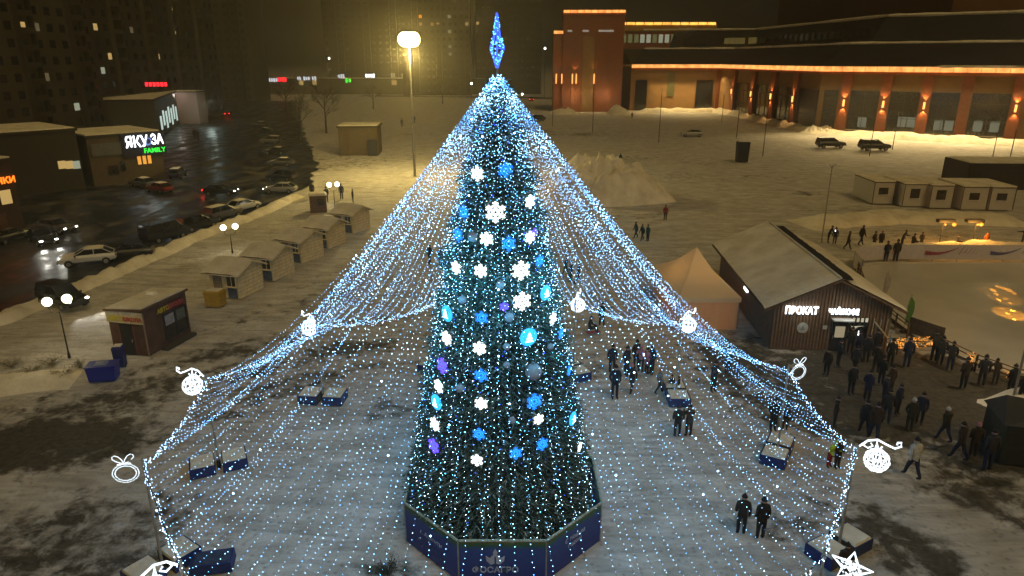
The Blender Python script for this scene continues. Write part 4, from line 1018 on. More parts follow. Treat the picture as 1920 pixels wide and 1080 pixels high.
for k in range(3):
    mb = MB(); c = d * (u1 - .75 + k * .75) + nn * .05; mb.box((c.x, c.y, z1 + .1), (.55, .1, 1.9), rz=ang); w = mb.build('window', E_warm, yak)
    mb = MB()
    for s_ in (-.3, .3): v = c + d * s_; mb.box((v.x, v.y, z1 + .1), (.07, .16, 2.0), rz=ang)
    mb.build('frame', M_darkwood, w)
for px_, py_, w_ in ((213, 319, 1.4), (230, 312, .7)):
    u2, z2 = facade_hit(px_, py_, (pa.x, pa.y), ang); mb = MB(); c = d * u2 + nn * .05; mb.box((c.x, c.y, z2), (w_, .1, 1.4), rz=ang); mb.build('window', M_glassd, yak)
mb = MB(); c = d * (Lg * .28) + nn * .12; mb.box((c.x, c.y, 5.4), (5.0, .2, 1.8), rz=ang); mb.build('blank_sign_board', mat('grey_board', (.1, .1, .09)), yak)
pc = G(20, 372); a2 = math.atan2(pa.y - pc.y, pa.x - pc.x); L2 = (pa - pc).length - 1.2
sh2, d2, n2 = shop((pc.x, pc.y), a2, L2, 14, 8.4, 'dark low building with three small lit windows left of the restaurant', mat('dark_render', (.03, .026, .016)))
for x_, m_ in ((116, W1), (130, W1), (143, W2)):
    u, z = facade_hit(x_, 309, (pc.x, pc.y), a2); mb = MB(); c = d2 * u + n2 * .05; mb.box((c.x, c.y, z), (.95, .1, 1.1), rz=a2); mb.build('window', m_, sh2)
pd = G(-140, 470); pe = G(48, 430); a3 = math.atan2(pe.y - pd.y, pe.x - pd.x)
sh3, d3, n3 = shop((pd.x, pd.y), a3, (pe - pd).length, 10, 7.6, 'dark building at the left edge with glowing orange lettering', mat('dark_red_render', (.05, .025, .018)))
u, z = facade_hit(14, 338, (pd.x, pd.y), a3); TXT('КЛУБНИЧКИ', u - 2.2, z, .95, emit('orange_letters', (1, .16, .01), 3), sh3, .12, ang=a3, bold=.02)
u, z = facade_hit(10, 366, (pd.x, pd.y), a3); mb = MB(); c = d3 * u + n3 * .05; mb.box((c.x, c.y, z - .2), (1.1, .1, 1.5), rz=a3); mb.build('window', W1, sh3)
u, z = facade_hit(8, 420, (pd.x, pd.y), a3); mb = MB(); c = d3 * (u - .2) + n3 * .05; mb.box((c.x, c.y, 1.1), (1.1, .1, 2.2), rz=a3); mb.build('door', M_brown, sh3)
# bright storefront further along the road
pf, pg = G(300, 262), G(338, 232); a4 = math.atan2(pg.y - pf.y, pg.x - pf.x)
sh4, d4, n4 = shop((pf.x, pf.y), a4, (pg - pf).length, 30, 9, 'distant storefront with a bright window strip and a red roof sign', mat('grey_render', (.06, .06, .05)))
Ls = (pg - pf).length
for k in range(7):
    mb = MB(); c = d4 * (Ls * (.14 + .12 * k)) + n4 * .08; mb.box((c.x, c.y, 3.4 + .8 * (k % 2)), (Ls * .05, .15, 3.2 + 1.2 * hsh(k)), rz=a4); w = mb.build('shop_window', emit('shop_window_light', (.75, .95, .85), .8), sh4)
lamp('shop_light', tuple((d4 * Ls * .8 + n4 * 9).to_2d()) + (6,), 700, (.75, .95, .85), sh4, 1)
d_ = ray(293, 158); Ys = pf.y + 3; sx_, sz_ = d_.x / d_.y * Ys - pf.x, CAM_H + d_.z / d_.y * Ys
mb = MB(); mb.box((sx_, 3, sz_), (7, .3, 1.6)); sg = mb.build('roof_sign', M_black, sh4)
E_red = emit('sign_red', (1, .02, .03), 3)
mb = MB(); [mb.box((sx_ - 2.2 + k * .9, 2.8, sz_), (.6, .1, .9)) for k in range(6)]; mb.build('red_tubes', E_red, sg)
p = G(345, 235); e, dd, nd = shop((p.x - 6, p.y + 4), 0, 9, 6, 9, 'pale lit stall behind the storefront at the end of the road', mat('pale_pink', (.3, .22, .2)))
lamp('stall_light', (4, -3, 8.5), 500, (1, .85, .75), e, .5)
# far row of shops with lit signs
fs, d5, n5 = shop((-180, 398), 0, 165, 14, 8, 'long distant row of shops with small coloured signs', mat('far_render', (.1, .09, .07)))
FG = [(293, 158, 22, 'r'), (510, 150, 20, 'w'), (529, 149, 16, 'r'), (561, 147, 7, 'w'), (575, 147, 12, 'w'), (589, 147, 8, 'w'), (640, 143, 12, 'w'), (653, 151, 11, 'g'), (694, 142, 17, 'W'), (737, 141, 8, 'y'), (760, 141, 14, 'y'), (781, 141, 18, 'y'), (800, 140, 10, 'w')]
EM = {'r': E_red, 'w': emit('far_white', (.85, .9, 1), 1.1), 'W': emit('far_white_bright', (.9, .97, 1), 4), 'g': E_green, 'y': emit('far_yellow', (.9, .85, .5), .7)}
for (x, y, w, k) in FG[1:]:
    u, z = facade_hit(x, y, (-180, 398), 0); n_ = max(2, int(w / 4)); ws = w / 1300 * 410
    mb = MB()
    for j in range(n_): mb.box((u - ws / 2 + ws * (j + .5) / n_, -.25, z), (ws / n_ * .65, .3, 2.2 * (.7 + .4 * hsh(j, x))))
    o = tag(mb.build('shop_sign', EM[k], fs))
for x in (565, 590, 740, 766, 794, 738):
    u, z = facade_hit(x, 155, (-180, 398), 0); mb = MB(); mb.box((u, -.1, z), (2.2, .2, 2.4)); mb.build('window', W1, fs)
# box pavilion
p = G(637, 292); e, dd, nd = shop((p.x, p.y), R(4), 7.6, 7, 5.4, 'low ochre pavilion with a snowy roof standing left of the tree', mat('ochre_panel', (.1, .07, .028)), 'pavilion')
mb = MB(); mb.box((6.6, -.15, 1.6), (1.9, .2, 3.2), rz=R(4)); mb.build('door', M_black, e); mb = MB(); mb.box((2, .0, 2.3), (.15, .3, 4.6), rz=R(4)); mb.build('corner_post', mat('ochre_dark', (.16, .1, .03)), e)
# ticket box by the third globe lamp
p = G(598, 396); e = empty('ticket_booth', (p.x, p.y, 0), R(15), 'small dark booth with a snow heap on top behind the farthest hut', 'booth')
mb = MB(); mb.box((0, 0, 1.05), (2.0, 1.8, 2.1)); mb.build('walls', M_darkwood, e); mb = MB(); mb.box((0, 0, 2.22), (2.2, 2.0, .25), taper=.8); mb.build('snow_cover', M_snow, e); mb = MB(); mb.box((.3, -.92, 1.3), (.8, .05, .8)); mb.build('window', M_glassd, e)

# ------------------------------------------------------------ the mall
mall = empty('shopping_mall', (0, 0, 0), 0, 'long orange lit mall with brick pillars and a glowing eave line', 'mall')
FP = [(44, 268), (76.5, 266.5), (79.5, 186), (98, 171.5), (116, 159.5), (140, 146)]; EH = 15.5
def inset(pts, o):
    out = []
    for i, p in enumerate(pts):
        n = Vector((0, 0))
        for a, b_ in ((i - 1, i), (i, i + 1)):
            if a < 0 or b_ >= len(pts): continue
            d = (Vector(pts[b_]) - Vector(pts[a])).normalized(); n += Vector((-d.y, d.x))
        n.normalize(); out.append((p[0] + n.x * o, p[1] + n.y * o))
    return out
IN = inset(FP, 1); back = [(150, 210), (150, 330), (44, 330)]
mb = MB(); mb.prism(FP + back, 0, EH); mb.build('walls', M_beige, mall)
mb = MB()
e1 = inset(FP, -.8); t1 = inset(FP, 9)
def band(mb, a, za, b_, zb):
    for i in range(len(a) - 1): mb.add([(*a[i], za), (*a[i + 1], za), (*b_[i + 1], zb), (*b_[i], zb)], [(0, 1, 2, 3)])
fa = inset(FP, -.8); t1[0] = (50, 277)
band(mb, fa, EH + .9, t1, 22.0); mb.add([(*fa[0], EH + .9), (*t1[0], 22), (44, 290, 22), (43, 285, EH + .9)], [(0, 1, 2, 3)])
mb.build('lower_roof', M_roofglass, mall)
mb = MB(); band(mb, [(p[0], p[1]) for p in t1], 22.0, inset(t1, 7), 22.1); mb.build('roof_terrace_snow', M_snow, mall)
mb = MB()
for pl_, zz_ in ((t1, 22.05), (fa, EH + .95), (inset([(50, 277)] + t1[1:], 14), 29.2)):
    for i in range(len(pl_) - 1):
        a, b_ = Vector((*pl_[i], zz_)), Vector((*pl_[i + 1], zz_)); n_ = 14; pts = [a.lerp(b_, j / n_) for j in range(n_ + 1)]
        mb.tube(pts, [.2 + .5 * fbm(p.x * .3, p.y * .3) if zz_ > 20 or p.x > 100 else .12 for p in pts], 5)
mb.build('snow_ledge', M_snow, mall)
t2 = inset(t1, 7); t2[0] = (66, 284); t3 = inset(t2, 7); t3[0] = (72, 292)
mb = MB(); band(mb, t2, 22.05, t3, 29.0); mb.add([(*t2[0], 22), (*t3[0], 29), (66, 300, 29), (64, 300, 22)], [(0, 1, 2, 3)]); mb.build('upper_roof', M_roofglass, mall)
mb = MB(); mb.prism(t3 + [(170, 240), (170, 330), (72, 330)], 22, 29.05); mb.build('upper_hall', M_roofglass, mall)
for k in range(34):
    a, b_ = Vector((*t2[1], 24.6)), Vector((*t2[2], 24.6)); q0 = Vector((*t2[0], 24.6)) if k < 12 else a; q1 = a if k < 12 else b_; t = (k + .5) / 12 if k < 12 else (k - 11.5) / 22
    c = q0.lerp(q1, t); d = (q1 - q0).normalized(); c = c + Vector((-d.y, d.x, 0)) * 1.6 + Vector((0, 0, 0))
    mb = MB(); mb.box((c.x, c.y, 24.9), (1.8, 1.6, 2.2), rz=math.atan2(d.y, d.x)); mb.build('roof_window', emit('roof_window_glow', (1, .75, .2), .1) if 7 < k < 14 else M_glassd, mall)
mb = MB(); mb.prism([(118, 200), (175, 170), (175, 330), (118, 330)], 29, 44); mb.build('roof_block', mat('brown_cladding', (.2, .085, .03), noise=.15, scale=.1), mall)
def ledmat(name, col, s, per):
    m, t, b = nodes(name); tc = t.nodes.new('ShaderNodeTexCoord'); wv = t.nodes.new('ShaderNodeTexNoise'); wv.inputs['Scale'].default_value = per
    t.links.new(tc.outputs['Object'], wv.inputs[0]); mr = t.nodes.new('ShaderNodeMapRange'); mr.inputs[1].default_value = .3; mr.inputs[2].default_value = .7; mr.inputs[3].default_value = s * .6; mr.inputs[4].default_value = s * 1.4
    t.links.new(wv.outputs[0], mr.inputs[0]); t.links.new(mr.outputs[0], b.inputs['Emission Strength']); b.inputs['Emission Color'].default_value = (*col, 1); b.inputs['Base Color'].default_value = (.3, .1, .04, 1); return m
E_LED = ledmat('eave_led', (1, .37, .09), 1.9, .45); E_LEDY = ledmat('eave_led_yellow', (1, .5, .08), 2.2, .3)
M_fasc = mat('orange_fascia', (.45, .13, .04), rough=.6)
mb = MB(); fo = inset(FP, -.9); f_o = inset(FP, -1.0); band(mb, fo, EH - .9, fo, EH + .9); mb.build('eave_fascia', M_fasc, mall)
for i in range(len(fo) - 1):
    a, b_ = Vector(fo[i]), Vector(fo[i + 1]); L = (b_ - a).length; n = max(1, int(L / 2.6)); d = (b_ - a).normalized(); nn = Vector((d.y, -d.x)); ang = math.atan2(d.y, d.x)
    mb = MB()
    for k in range(n):
        c = a + d * (L * (k + .5) / n) + nn * .12; mb.box((c.x, c.y, EH + .35), (L / n - .12, .16, 1.15), rz=ang)
    mb.build('led_strip', E_LED, mall)
# pillars, windows and wall lamps
def fpoint(px, lo=1, hi=5):
    r = ray(px, 200)
    for i in range(lo, hi):
        a, b_ = Vector(FP[i]), Vector(FP[i + 1]); d = (b_ - a); n = Vector((d.y, -d.x)).normalized()
        t = n.dot(a) / (n.x * r.x + n.y * r.y); q = Vector((r.x * t, r.y * t)); u = (q - a).dot(d) / d.length_squared
        if -0.02 <= u <= 1.02: return q, n, math.atan2(d.y, d.x)
PX = [(1341, 1), (1375, 1), (1412, 1), (1450, 1), (1492, 1), (1583, 1), (1657, 1), (1733, 1), (1808, 0), (1905, 1)]
pts_ = []
for px, lit in PX:
    r_ = fpoint(px)
    if r_ is None: r_ = (Vector((76.5, 266)), Vector((1, 0)), 0)
    q, n, ang = r_; q = q + n * .5; pts_.append((q, n, ang))
    w = 2.3 if px > 1520 else 3.4
    mb = MB(); mb.box((q.x, q.y, (EH - .9) / 2), (w, 1.1, EH - .9), rz=ang); pl = mb.build('brick_pillar', M_brick, mall)
    if lit:
        c = q + n * .75; mb = MB(); mb.box((c.x, c.y, 7.7), (.42, .3, 1.6), rz=ang); mb.build('wall_lamp', E_sconce, pl)
        c = q + n * .95
        lamp('sconce_up', (c.x, c.y, 8.7), 700, (1, .5, .15), pl, .1, 'SPOT', R(80), (-n.x * .25, -n.y * .25, 1)); lamp('sconce_down', (c.x, c.y, 6.7), 800, (1, .52, .17), pl, .1, 'SPOT', R(80), (-n.x * .2, -n.y * .2, -1))
for i in range(len(pts_) - 1):
    (q0, n0, a0), (q1, n1, a1) = pts_[i], pts_[i + 1]; a = q0; b_ = q1; d = (b_ - a); ang = math.atan2(d.y, d.x); L = d.length - (3.4 if i < 4 else 2.3); c = (a + b_) / 2 - n1 * .42
    if i == 4: segs = [(q0, Vector(FP[2]) + Vector((-.5, -.3)), n0), (Vector(FP[2]) + Vector((.3, -.6)), q1 - (q1 - Vector(FP[2])).normalized() * 1.3, n1)]
    else: segs = [(a, b_, n1)]
    if i == 4:
        for (sa, sb, sn) in segs:
            dv = sb - sa; cc = (sa + sb) / 2 - sn * .3; mb = MB(); mb.box((cc.x, cc.y, 5.9), (dv.length - 1.2, .3, 9.6), rz=math.atan2(dv.y, dv.x)); w = mb.build('window', M_glassd, mall)
            mb = MB(); [mb.box((cc.x + sn.x * .2, cc.y + sn.y * .2, z), (dv.length - 1.2, .14, .14), rz=math.atan2(dv.y, dv.x)) for z in (4.4, 8.4)]; mb.build('frame', M_black, w)
        continue
    if L < .8: continue
    mb = MB(); mb.box((c.x, c.y, 5.9), (L, .3, 9.6), rz=ang); w = mb.build('window', M_glassd, mall)
    mb = MB(); k_ = max(2, int(L / 3.4)); dd = d.normalized(); nn = Vector((dd.y, -dd.x))
    for k in range(k_ + 1): v = c + dd * (L * (k / k_ - .5)) + nn * .2; mb.box((v.x, v.y, 5.9), (.16, .16, 9.6), rz=ang)
    for z in (4.4, 8.4): v = c + nn * .2; mb.box((v.x, v.y, z), (L, .14, .14), rz=ang)
    mb.build('frame', M_black, w)
    mb = MB(); v = c + nn * .5; mb.box((v.x, v.y, .55), (L, .9, 1.1), rz=ang); pz = mb.build('plinth', M_conc2, mall); mb = MB(); mb.box((v.x, v.y, 1.17), (L, .8, .14), rz=ang); mb.build('snow_cover', M_snow, pz)
    if i >= 4:
        for k in range(2):
            v = c + dd * (L * (hsh(i, k) - .5) * .7) + nn * .19; mb = MB(); mb.box((v.x, v.y, 3.0 + hsh(i, 3)), (1.8, .1, 2.4), rz=ang); mb.build('lit_interior', emit('dim_interior', (.8, .85, .6), .16), w)
# left wing details (straight wall facing the square)
def wallp(px, py): u, z = facade_hit(px, py, FP[0], math.atan2(-1.5, 32.5)); return u, z
aw = math.atan2(-1.5, 32.5)
def wrect(name, x0, y0, x1, y1, m, th=.3, par=None):
    (u0, z0), (u1, z1) = wallp(x0, y1), wallp(x1, y0); d = Vector((math.cos(aw), math.sin(aw))); n = Vector((d.y, -d.x)); c = Vector(FP[0]) + d * (u0 + u1) / 2 + n * th / 2
    mb = MB(); mb.box((c.x, c.y, (z0 + z1) / 2), (u1 - u0, th, z1 - z0), rz=aw); return mb.build(name, m, par or mall)
wrect('gate', 1189, 150, 1214, 207, M_glassd); wrect('window', 1302, 150, 1338, 203, M_glassd); wrect('wall_banner', 1250, 136, 1266, 180, mat('wall_poster', (.12, .12, .05), noise=.4, scale=.4))
for k in range(8):
    (u0, z0) = wallp(1225 + 15 * k, 200); c = Vector(FP[0]) + Vector((math.cos(aw), math.sin(aw))) * u0; lamp('eave_downlight', (c.x, c.y - 3, EH - 1.6), 3200, (1, .72, .3), mall, .3, 'SPOT', R(120), (0, -.35, -1))
for k in range(11):
    t = .5 + k; q = Vector(FP[2]).lerp(Vector(FP[4]), (k + .5) / 11); lamp('eave_downlight', (q.x - 3, q.y - 4.6, EH - 3), 5200, (1, .74, .34), mall, .3, 'SPOT', R(110), (-.35, -.55, -1))
# rear block with yellow strip and window band
rb = empty('mall_rear_block', (42, 300, 0), 0, 'rear hall of the mall with a yellow glowing top strip and window band', 'building')
mb = MB(); mb.box((19, 8, 14.5), (44, 16, 29)); mb.build('walls', M_brick, rb); mb = MB(); mb.box((19, 7.8, 30.6), (44, 16.4, 3.0)); mb.build('top_band', mat('yellow_fascia', (.4, .24, .06)), rb)
for k in range(12): mb = MB(); mb.box((-1.2 + k * 3.62, -.75, 32.0), (3.3, .2, 1.0)); mb.build('led_strip', E_LEDY, rb)
for k in range(17):
    mb = MB(); mb.box((-1.4 + k * 2.5, -.1, 26.3), (1.7, .3, 3.2)); mb.build('window', E_winc if hsh(k, 4) > .5 else emit('dim_green_window', (.7, .75, .3), .16), rb)
for k in range(3):
    for j in range(2): mb = MB(); mb.box((6.5 + 4 * j, -.1, 6 + 5 * k), (3, .2, .5)); mb.build('louvre', M_cab, rb)
# brick tower
bt = empty('brick_tower', (17.6, 262, 0), R(-2), 'square red brick tower of the mall with an orange glowing top', 'tower')
mb = MB(); mb.box((11.4, 8, 16.6), (21.6, 16, 33.2)); mb.build('walls', M_brick, bt)
mb = MB(); mb.box((11.4, 7.8, 33.9), (22, 16.6, 1.6)); mb.build('cornice', M_fasc, bt)
for k in range(9): mb = MB(); mb.box((1.7 + k * 2.42, -.65, 34.2), (2.2, .2, .9)); mb.build('led_strip', E_LED, bt)
mb = MB(); mb.box((9.8, -.1, 13), (4.0, .3, 26)); mb.build('recess_panel', M_beige, bt)
mb = MB(); mb.box((-1.0, 5, 13.5), (3.6, 8, 27)); mb.build('side_pier', M_brick, bt); mb = MB(); mb.box((-1.0, .9, 27.4), (3.4, .2, 1.0)); mb.build('led_strip', E_LED, bt)
for x in (4.5, 13, 17.6): mb = MB(); mb.box((x, -.2, 12.5), (1.5, .5, 25)); mb.build('pilaster', M_brick, bt)
for x0, w_ in ((2.2, 1.6), (7.8, 2.2), (15.0, 5.4)): mb = MB(); mb.box((x0 + .7, -.12, 27.8), (w_, .15, .7)); mb.build('high_window', emit('pale_dim', (.9, .75, .6), .35), bt)
for x in (-1.6, .4, 4.2, 5.6, 12.0):
    mb = MB(); mb.box((x, -.7 if x > 0 else .5, 11.6), (.4, .3, 3.4)); mb.build('wall_lamp', emit('tower_lamp', (1, .42, .1), 2.2), bt)
    for s_ in (-1, 1): lamp('sconce_glow', (x, -1.6 if x > 0 else -.5, 11.6 + s_ * 2), 260, (1, .5, .15), bt, .2, 'SPOT', R(70), (0, .3, s_))
for x in (5, 16): lamp('ground_light', (x, -4, 6), 700, (1, .75, .35), bt, .3)
# corner mast at the right edge
q = fpoint(1905)
e = empty('scaffold_frame', (112.5, 156.5, 0), R(-35), 'white lit scaffold frame on the mall roof at the right edge', 'scaffold')
for x in (0, 3):
    for y in (0, 2): mb = MB(); mb.cyl((x, y, 14), (x, y, 24), .14, n=6); mb.build('upright', M_white, e)
for z in (17, 20, 23.8): mb = MB(); mb.box((1.5, 1, z), (3.2, 2.2, .15)); mb.build('deck', M_white, e)
mb = MB(); mb.box((1.5, -.2, 24.2), (2.6, .3, .5)); mb.build('lamp_bar', emit('scaf_lamp', (1, .7, .35), 8), e); lamp('scaffold_light', (1.5, -1.5, 22), 900, (1, .75, .45), e, .3)
for (x, y, px2) in ((1373, 97, 0), (1379, 97, 0), (1738, 108, 0)):
    pass

# ------------------------------------------------------------ site cabins and containers
CB = [((1634, 383), (1677, 385)), ((1690, 388), (1738, 389)), ((1740, 391), (1785, 392)), ((1799, 394), (1847, 394)), ((1851, 395), (1900, 396))]
CL = ['leftmost grey site cabin, its dark side wall showing', 'second grey site cabin from the left', 'middle grey site cabin with a square window', 'fourth grey site cabin from the left', 'rightmost grey site cabin']
for i, (a, b_) in enumerate(CB):
    pa_, pb_ = G(*a), G(*b_); ang = R(-3); w = (pb_ - pa_).length * .99; e = empty('site_cabin', (pa_.x, pa_.y, 0), ang, CL[i] + ' behind the rink', 'site cabin', 'grey site cabins behind the rink')
    D = 6.2; H = 2.75
    mb = MB(); mb.box((w / 2, D / 2, H / 2 + .1), (w, D, H)); mb.build('walls', M_cab, e)
    mb = MB(); mb.box((w / 2, D / 2, H + .16), (w + .12, D + .12, .1)); rf = mb.build('roof', M_conc, e); mb = MB(); mb.box((w / 2, D / 2, H + .28), (w, D, .14), taper=.97); mb.build('snow_cover', M_snow, rf)
    mb = MB(); mb.box((w * .46, -.02, 1.75), (1.15 if i in (1, 2) else 1.2, .06, 1.25 if i in (1, 2) else .9)); wn = mb.build('window', M_glassd, e)
    mb = MB(); mb.box((w * .46, -.07, 1.1 if i in (1, 2) else 1.27), (1.3, .08, .06)); mb.build('sill', M_white, wn)
    for x in (.05, w - .05): mb = MB(); mb.box((x, -.02, H / 2 + .1), (.08, .06, H)); mb.build('corner_post', M_conc, e)
p = G(1776, 345)
e = empty('storage_container', (66.5, 103, 0), R(-4), 'long dark storage container with snow on top behind the site cabins', 'container')
mb = MB(); mb.box((14, 1.5, 1.9), (28, 7, 3.8)); mb.build('box', M_black, e); mb = MB(); mb.box((14, 1.5, 3.87), (27.6, 6.6, .14), taper=.99); mb.build('snow_cover', M_snow, e)
mb = MB()
for k in range(55): mb.box((.3 + k * .5, -2.03, 1.9), (.12, .06, 3.5))
mb.build('ribs', M_black, e); mb = MB(); mb.box((9, -2.1, 3.2), (1.4, .1, .6)); mb.build('nameplate', M_cab, e)
#PART3
# ------------------------------------------------------------ rental cabin
rc = empty('rental_cabin', (16.85, 42.0, 0), R(-4), 'brown plank cabin with a snowy gable roof and white lit signs by the rink', 'cabin')
WX, WY, WH, PKH = 7.4, 15.4, 3.15, 1.75; px_ = 3.75      # width, depth, wall height, gable rise, ridge x
mb = MB(); mb.add([(0,0,0),(WX,0,0),(WX,0,WH),(px_,0,WH+PKH),(0,0,WH),(0,WY,0),(WX,WY,0),(WX,WY,WH),(px_,WY,WH+PKH),(0,WY,WH)], [(0,1,2,3,4),(9,8,7,6,5),(1,6,7,2),(5,0,4,9)])
mb.build('walls', M_darkwood, rc)
mb = MB()
for k in range(35):
    x = .12 + k * .207; top = WH + PKH * (x / px_ if x < px_ else (WX - x) / (WX - px_)) - .12
    mb.box((x, -.03, top / 2), (.1, .06, top))
mb.build('cladding_battens', mat('batten_brown', (.19, .11, .06), noise=.2), rc)
mb = MB()
for k in range(46): mb.box((-.03, .2 + k * .33, WH / 2), (.06, .16, WH - .1))
mb.build('side_battens', mat('batten_brown'  , (0,0,0)), rc)
for s_ in (0, 1):
    xo = -.75 if s_ == 0 else WX + .7; zo = WH + (PKH * -.75 / px_ if s_ == 0 else -PKH * .7 / (WX - px_))
    q = [(xo, -.6, zo + .08), (px_, -.6, WH + PKH + .08), (px_, WY + .5, WH + PKH + .08), (xo, WY + .5, zo + .08)]
    if s_ == 1: q = [q[1], q[0], q[3], q[2]]
    mb = MB(); mb.slab(q, .12); rf = mb.build('roof_panel', M_darkwood, rc)
    A0, B0, C0, D0 = [Vector(v) for v in q]; nu, nv = 14, 34; vs = []
    for v in range(nv + 1):
        for u in range(nu + 1):
            p = A0.lerp(B0, u / nu).lerp(D0.lerp(C0, u / nu), v / nv)
            near = abs(p.x - px_)
            cut = .95 + .35 * fbm(p.y * .9, s_ * 9 + 2)
            th = .16 + .05 * fbm(p.x, p.y) if (near > cut * (1 if s_ == 1 else .25)) or v < 1 else .012
            if s_ == 0 and p.x < .25 and p.x > -.4: th += .05
            ed = min(v, nv - v, 1); vs.append(p + Vector((0, 0, .004 + th * (ed if (v in (0, nv)) else 1) + (.1 if v in (0, nv) else 0))))
    if s_ == 0:
        mb = MB(); mb.add(vs, [(v * (nu + 1) + u, v * (nu + 1) + u + 1, (v + 1) * (nu + 1) + u + 1, (v + 1) * (nu + 1) + u) for v in range(nv) for u in range(nu)]); mb.build('snow_cover', M_snow, rf, True)
    else:
        fs = []
        for v in range(nv):
            for u in range(nu):
                c = (vs[v * (nu + 1) + u] + vs[(v + 1) * (nu + 1) + u + 1]) / 2
                if abs(c.x - px_) > .75 + .55 * fbm(c.y * 1.3, 4) or v == 0: fs.append((v * (nu + 1) + u, v * (nu + 1) + u + 1, (v + 1) * (nu + 1) + u + 1, (v + 1) * (nu + 1) + u))
        mb = MB(); mb.add(vs, fs); mb.build('snow_cover', M_snow, rf, True)
        mb = MB()
        for k in range(50): mb.box((px_ + .55 + .12 * hsh(k), .3 + k * .3, WH + PKH - .12), (.9, .26, .09), rz=.1 * hsh(k, 2))
        mb.build('bare_ridge', M_black, rf)
mb = MB(); mb.tube([(px_ - .02, -.5, WH + PKH + .2), (px_ - .02, WY + .4, WH + PKH + .2)], .06, 6); mb.build('ridge_cap', M_snow, rc)
sgn = MB(); sgn.box((1.85, -.1, 2.92), (1.95, .06, .06)); sgn.box((1.85, -.1, 2.5), (1.95, .06, .06)); s1 = sgn.build('sign_rail', M_black, rc)
text('lettering', 'ПРОКАТ', .68, E_sign, s1, wall_mtx((1.72, -.16, 2.74), 0), .03, bold=.016, sx=.74)
sgn = MB(); sgn.box((4.5, -.1, 2.7), (1.8, .06, .5)); s2 = sgn.build('sign_rail', M_black, rc)
text('lettering', 'ЧАЙ/КОФЕ', .5, E_sign, s2, wall_mtx((4.35, -.16, 2.72), 0), .03, bold=.012, sx=.72)
lamp('sign_glow', (1.85, -.9, 2.7), 14, (.85, .95, 1), rc, .3); lamp('sign_glow', (4.5, -.9, 2.7), 14, (.85, .95, 1), rc, .3)
mb = MB(); mb.cyl((1.95, -.1, 1.55), (1.95, -.06, 1.55), .36, n=24); bd = mb.build('round_board', mat('pale_board', (.4, .38, .32)), rc)
mb = MB(); mb.slab([(1.8, -.115, 1.4), (2.1, -.115, 1.4), (1.95, -.115, 1.75)], .01); mb.build('symbol', mat('board_mark', (.2, .19, .17)), bd)
mb = MB(); mb.box((3.35, -.08, 1.62), (.26, .04, .26)); mb.build('notice', M_cab, rc)
mb = MB(); mb.box((4.3, -.06, 1.05), (1.0, .1, 2.1)); dr = mb.build('door', M_black, rc); mb = MB(); mb.box((4.3, -.13, 1.35), (.6, .04, .75)); mb.build('lit_glass', emit('door_light', (1, .82, .5), .3), dr); mb = MB(); mb.box((3.9, -.16, 1.0), (.04, .06, .2)); mb.build('handle', M_steel, dr)
mb = MB(); mb.box((4.3, -.32, 2.25), (1.25, .55, .07)); mb.build('door_canopy', M_cab, rc)
mb = MB(); mb.box((5.45, -.06, 1.6), (1.15, .1, 1.5)); wn = mb.build('window', M_glassd, rc)
mb = MB(); [mb.box((5.05 + .27 * k, -.13, 2.2), (.15, .04, .26)) for k in range(4)]; mb.slab([(4.95, -.13, 1.75), (5.15, -.13, 1.5), (5.35, -.13, 1.72), (5.75, -.13, 1.8), (5.6, -.13, 1.45), (5.3, -.13, 1.4), (5.0, -.13, 1.6)][:4], .03); mb.build('window_lettering', emit('yellow_dim', (1, .9, .6), .5), wn)
mb = MB(); mb.box((5.5, -.14, 1.3), (.08, .05, .3)); mb.build('small_lamp', E_sign, wn)
mb = MB()
mb.tube([(6.3, -.09, 1.0), (6.35, -.09, 2.3)], .03, 4); mb.tube([(6.7, -.09, .95), (6.8, -.09, 2.25)], .03, 4); mb.tube([(7.1, -.09, .95), (7.2, -.09, 2.3)], .03, 4); mb.tube([(6.32, -.1, 2.15), (7.35, -.1, 1.0)], .05, 4)
mb.build('timber_trellis', mat('pale_timber', (.5, .42, .25)), rc)
mb = MB(); mb.box((-.06, 6.5, 2.35), (.1, .9, 1.0)); sb3 = mb.build('side_lit_window', E_sign, rc)
# tent
tn = empty('market_tent', (11.6, 45.4, 0), R(1), 'pointed white market tent glowing orange, left of the rental cabin', 'tent')
def tentmat(name, c):
    m, t, b = nodes(name); N = t.nodes; L = t.links
    tl = N.new('ShaderNodeBsdfTranslucent'); tl.inputs[0].default_value = (*c, 1); mx = N.new('ShaderNodeMixShader'); mx.inputs[0].default_value = .35
    b.inputs['Base Color'].default_value = (*c, 1); b.inputs['Roughness'].default_value = .7
    L.new(b.outputs[0], mx.inputs[1]); L.new(tl.outputs[0], mx.inputs[2]); L.new(mx.outputs[0], N['Material Output'].inputs[0]); return m
M_tent = tentmat('tent_fabric', (.82, .68, .42)); M_tent2 = tentmat('tent_wall_fabric', (.8, .5, .27))
TW, TD, TH, TP = 4.2, 8.2, 2.35, 4.9
mb = MB(); pk = Vector((TW / 2, TD / 2, TP))
cs = [Vector((-.1, -.1, TH)), Vector((TW + .1, -.1, TH)), Vector((TW + .1, TD + .1, TH)), Vector((-.1, TD + .1, TH))]
for k in range(4):
    a, b_ = cs[k], cs[(k + 1) % 4]; rows = []
    for v in range(7):
        t = v / 6; rows.append([a.lerp(pk, t) + Vector((0, 0, -.35 * math.sin(t * math.pi))), b_.lerp(pk, t) + Vector((0, 0, -.35 * math.sin(t * math.pi)))])
    vs = [p for r_ in rows for p in r_]; mb.add(vs, [(2 * v, 2 * v + 1, 2 * v + 3, 2 * v + 2) for v in range(6)])
mb.build('canopy', M_tent, tn)
mb = MB()
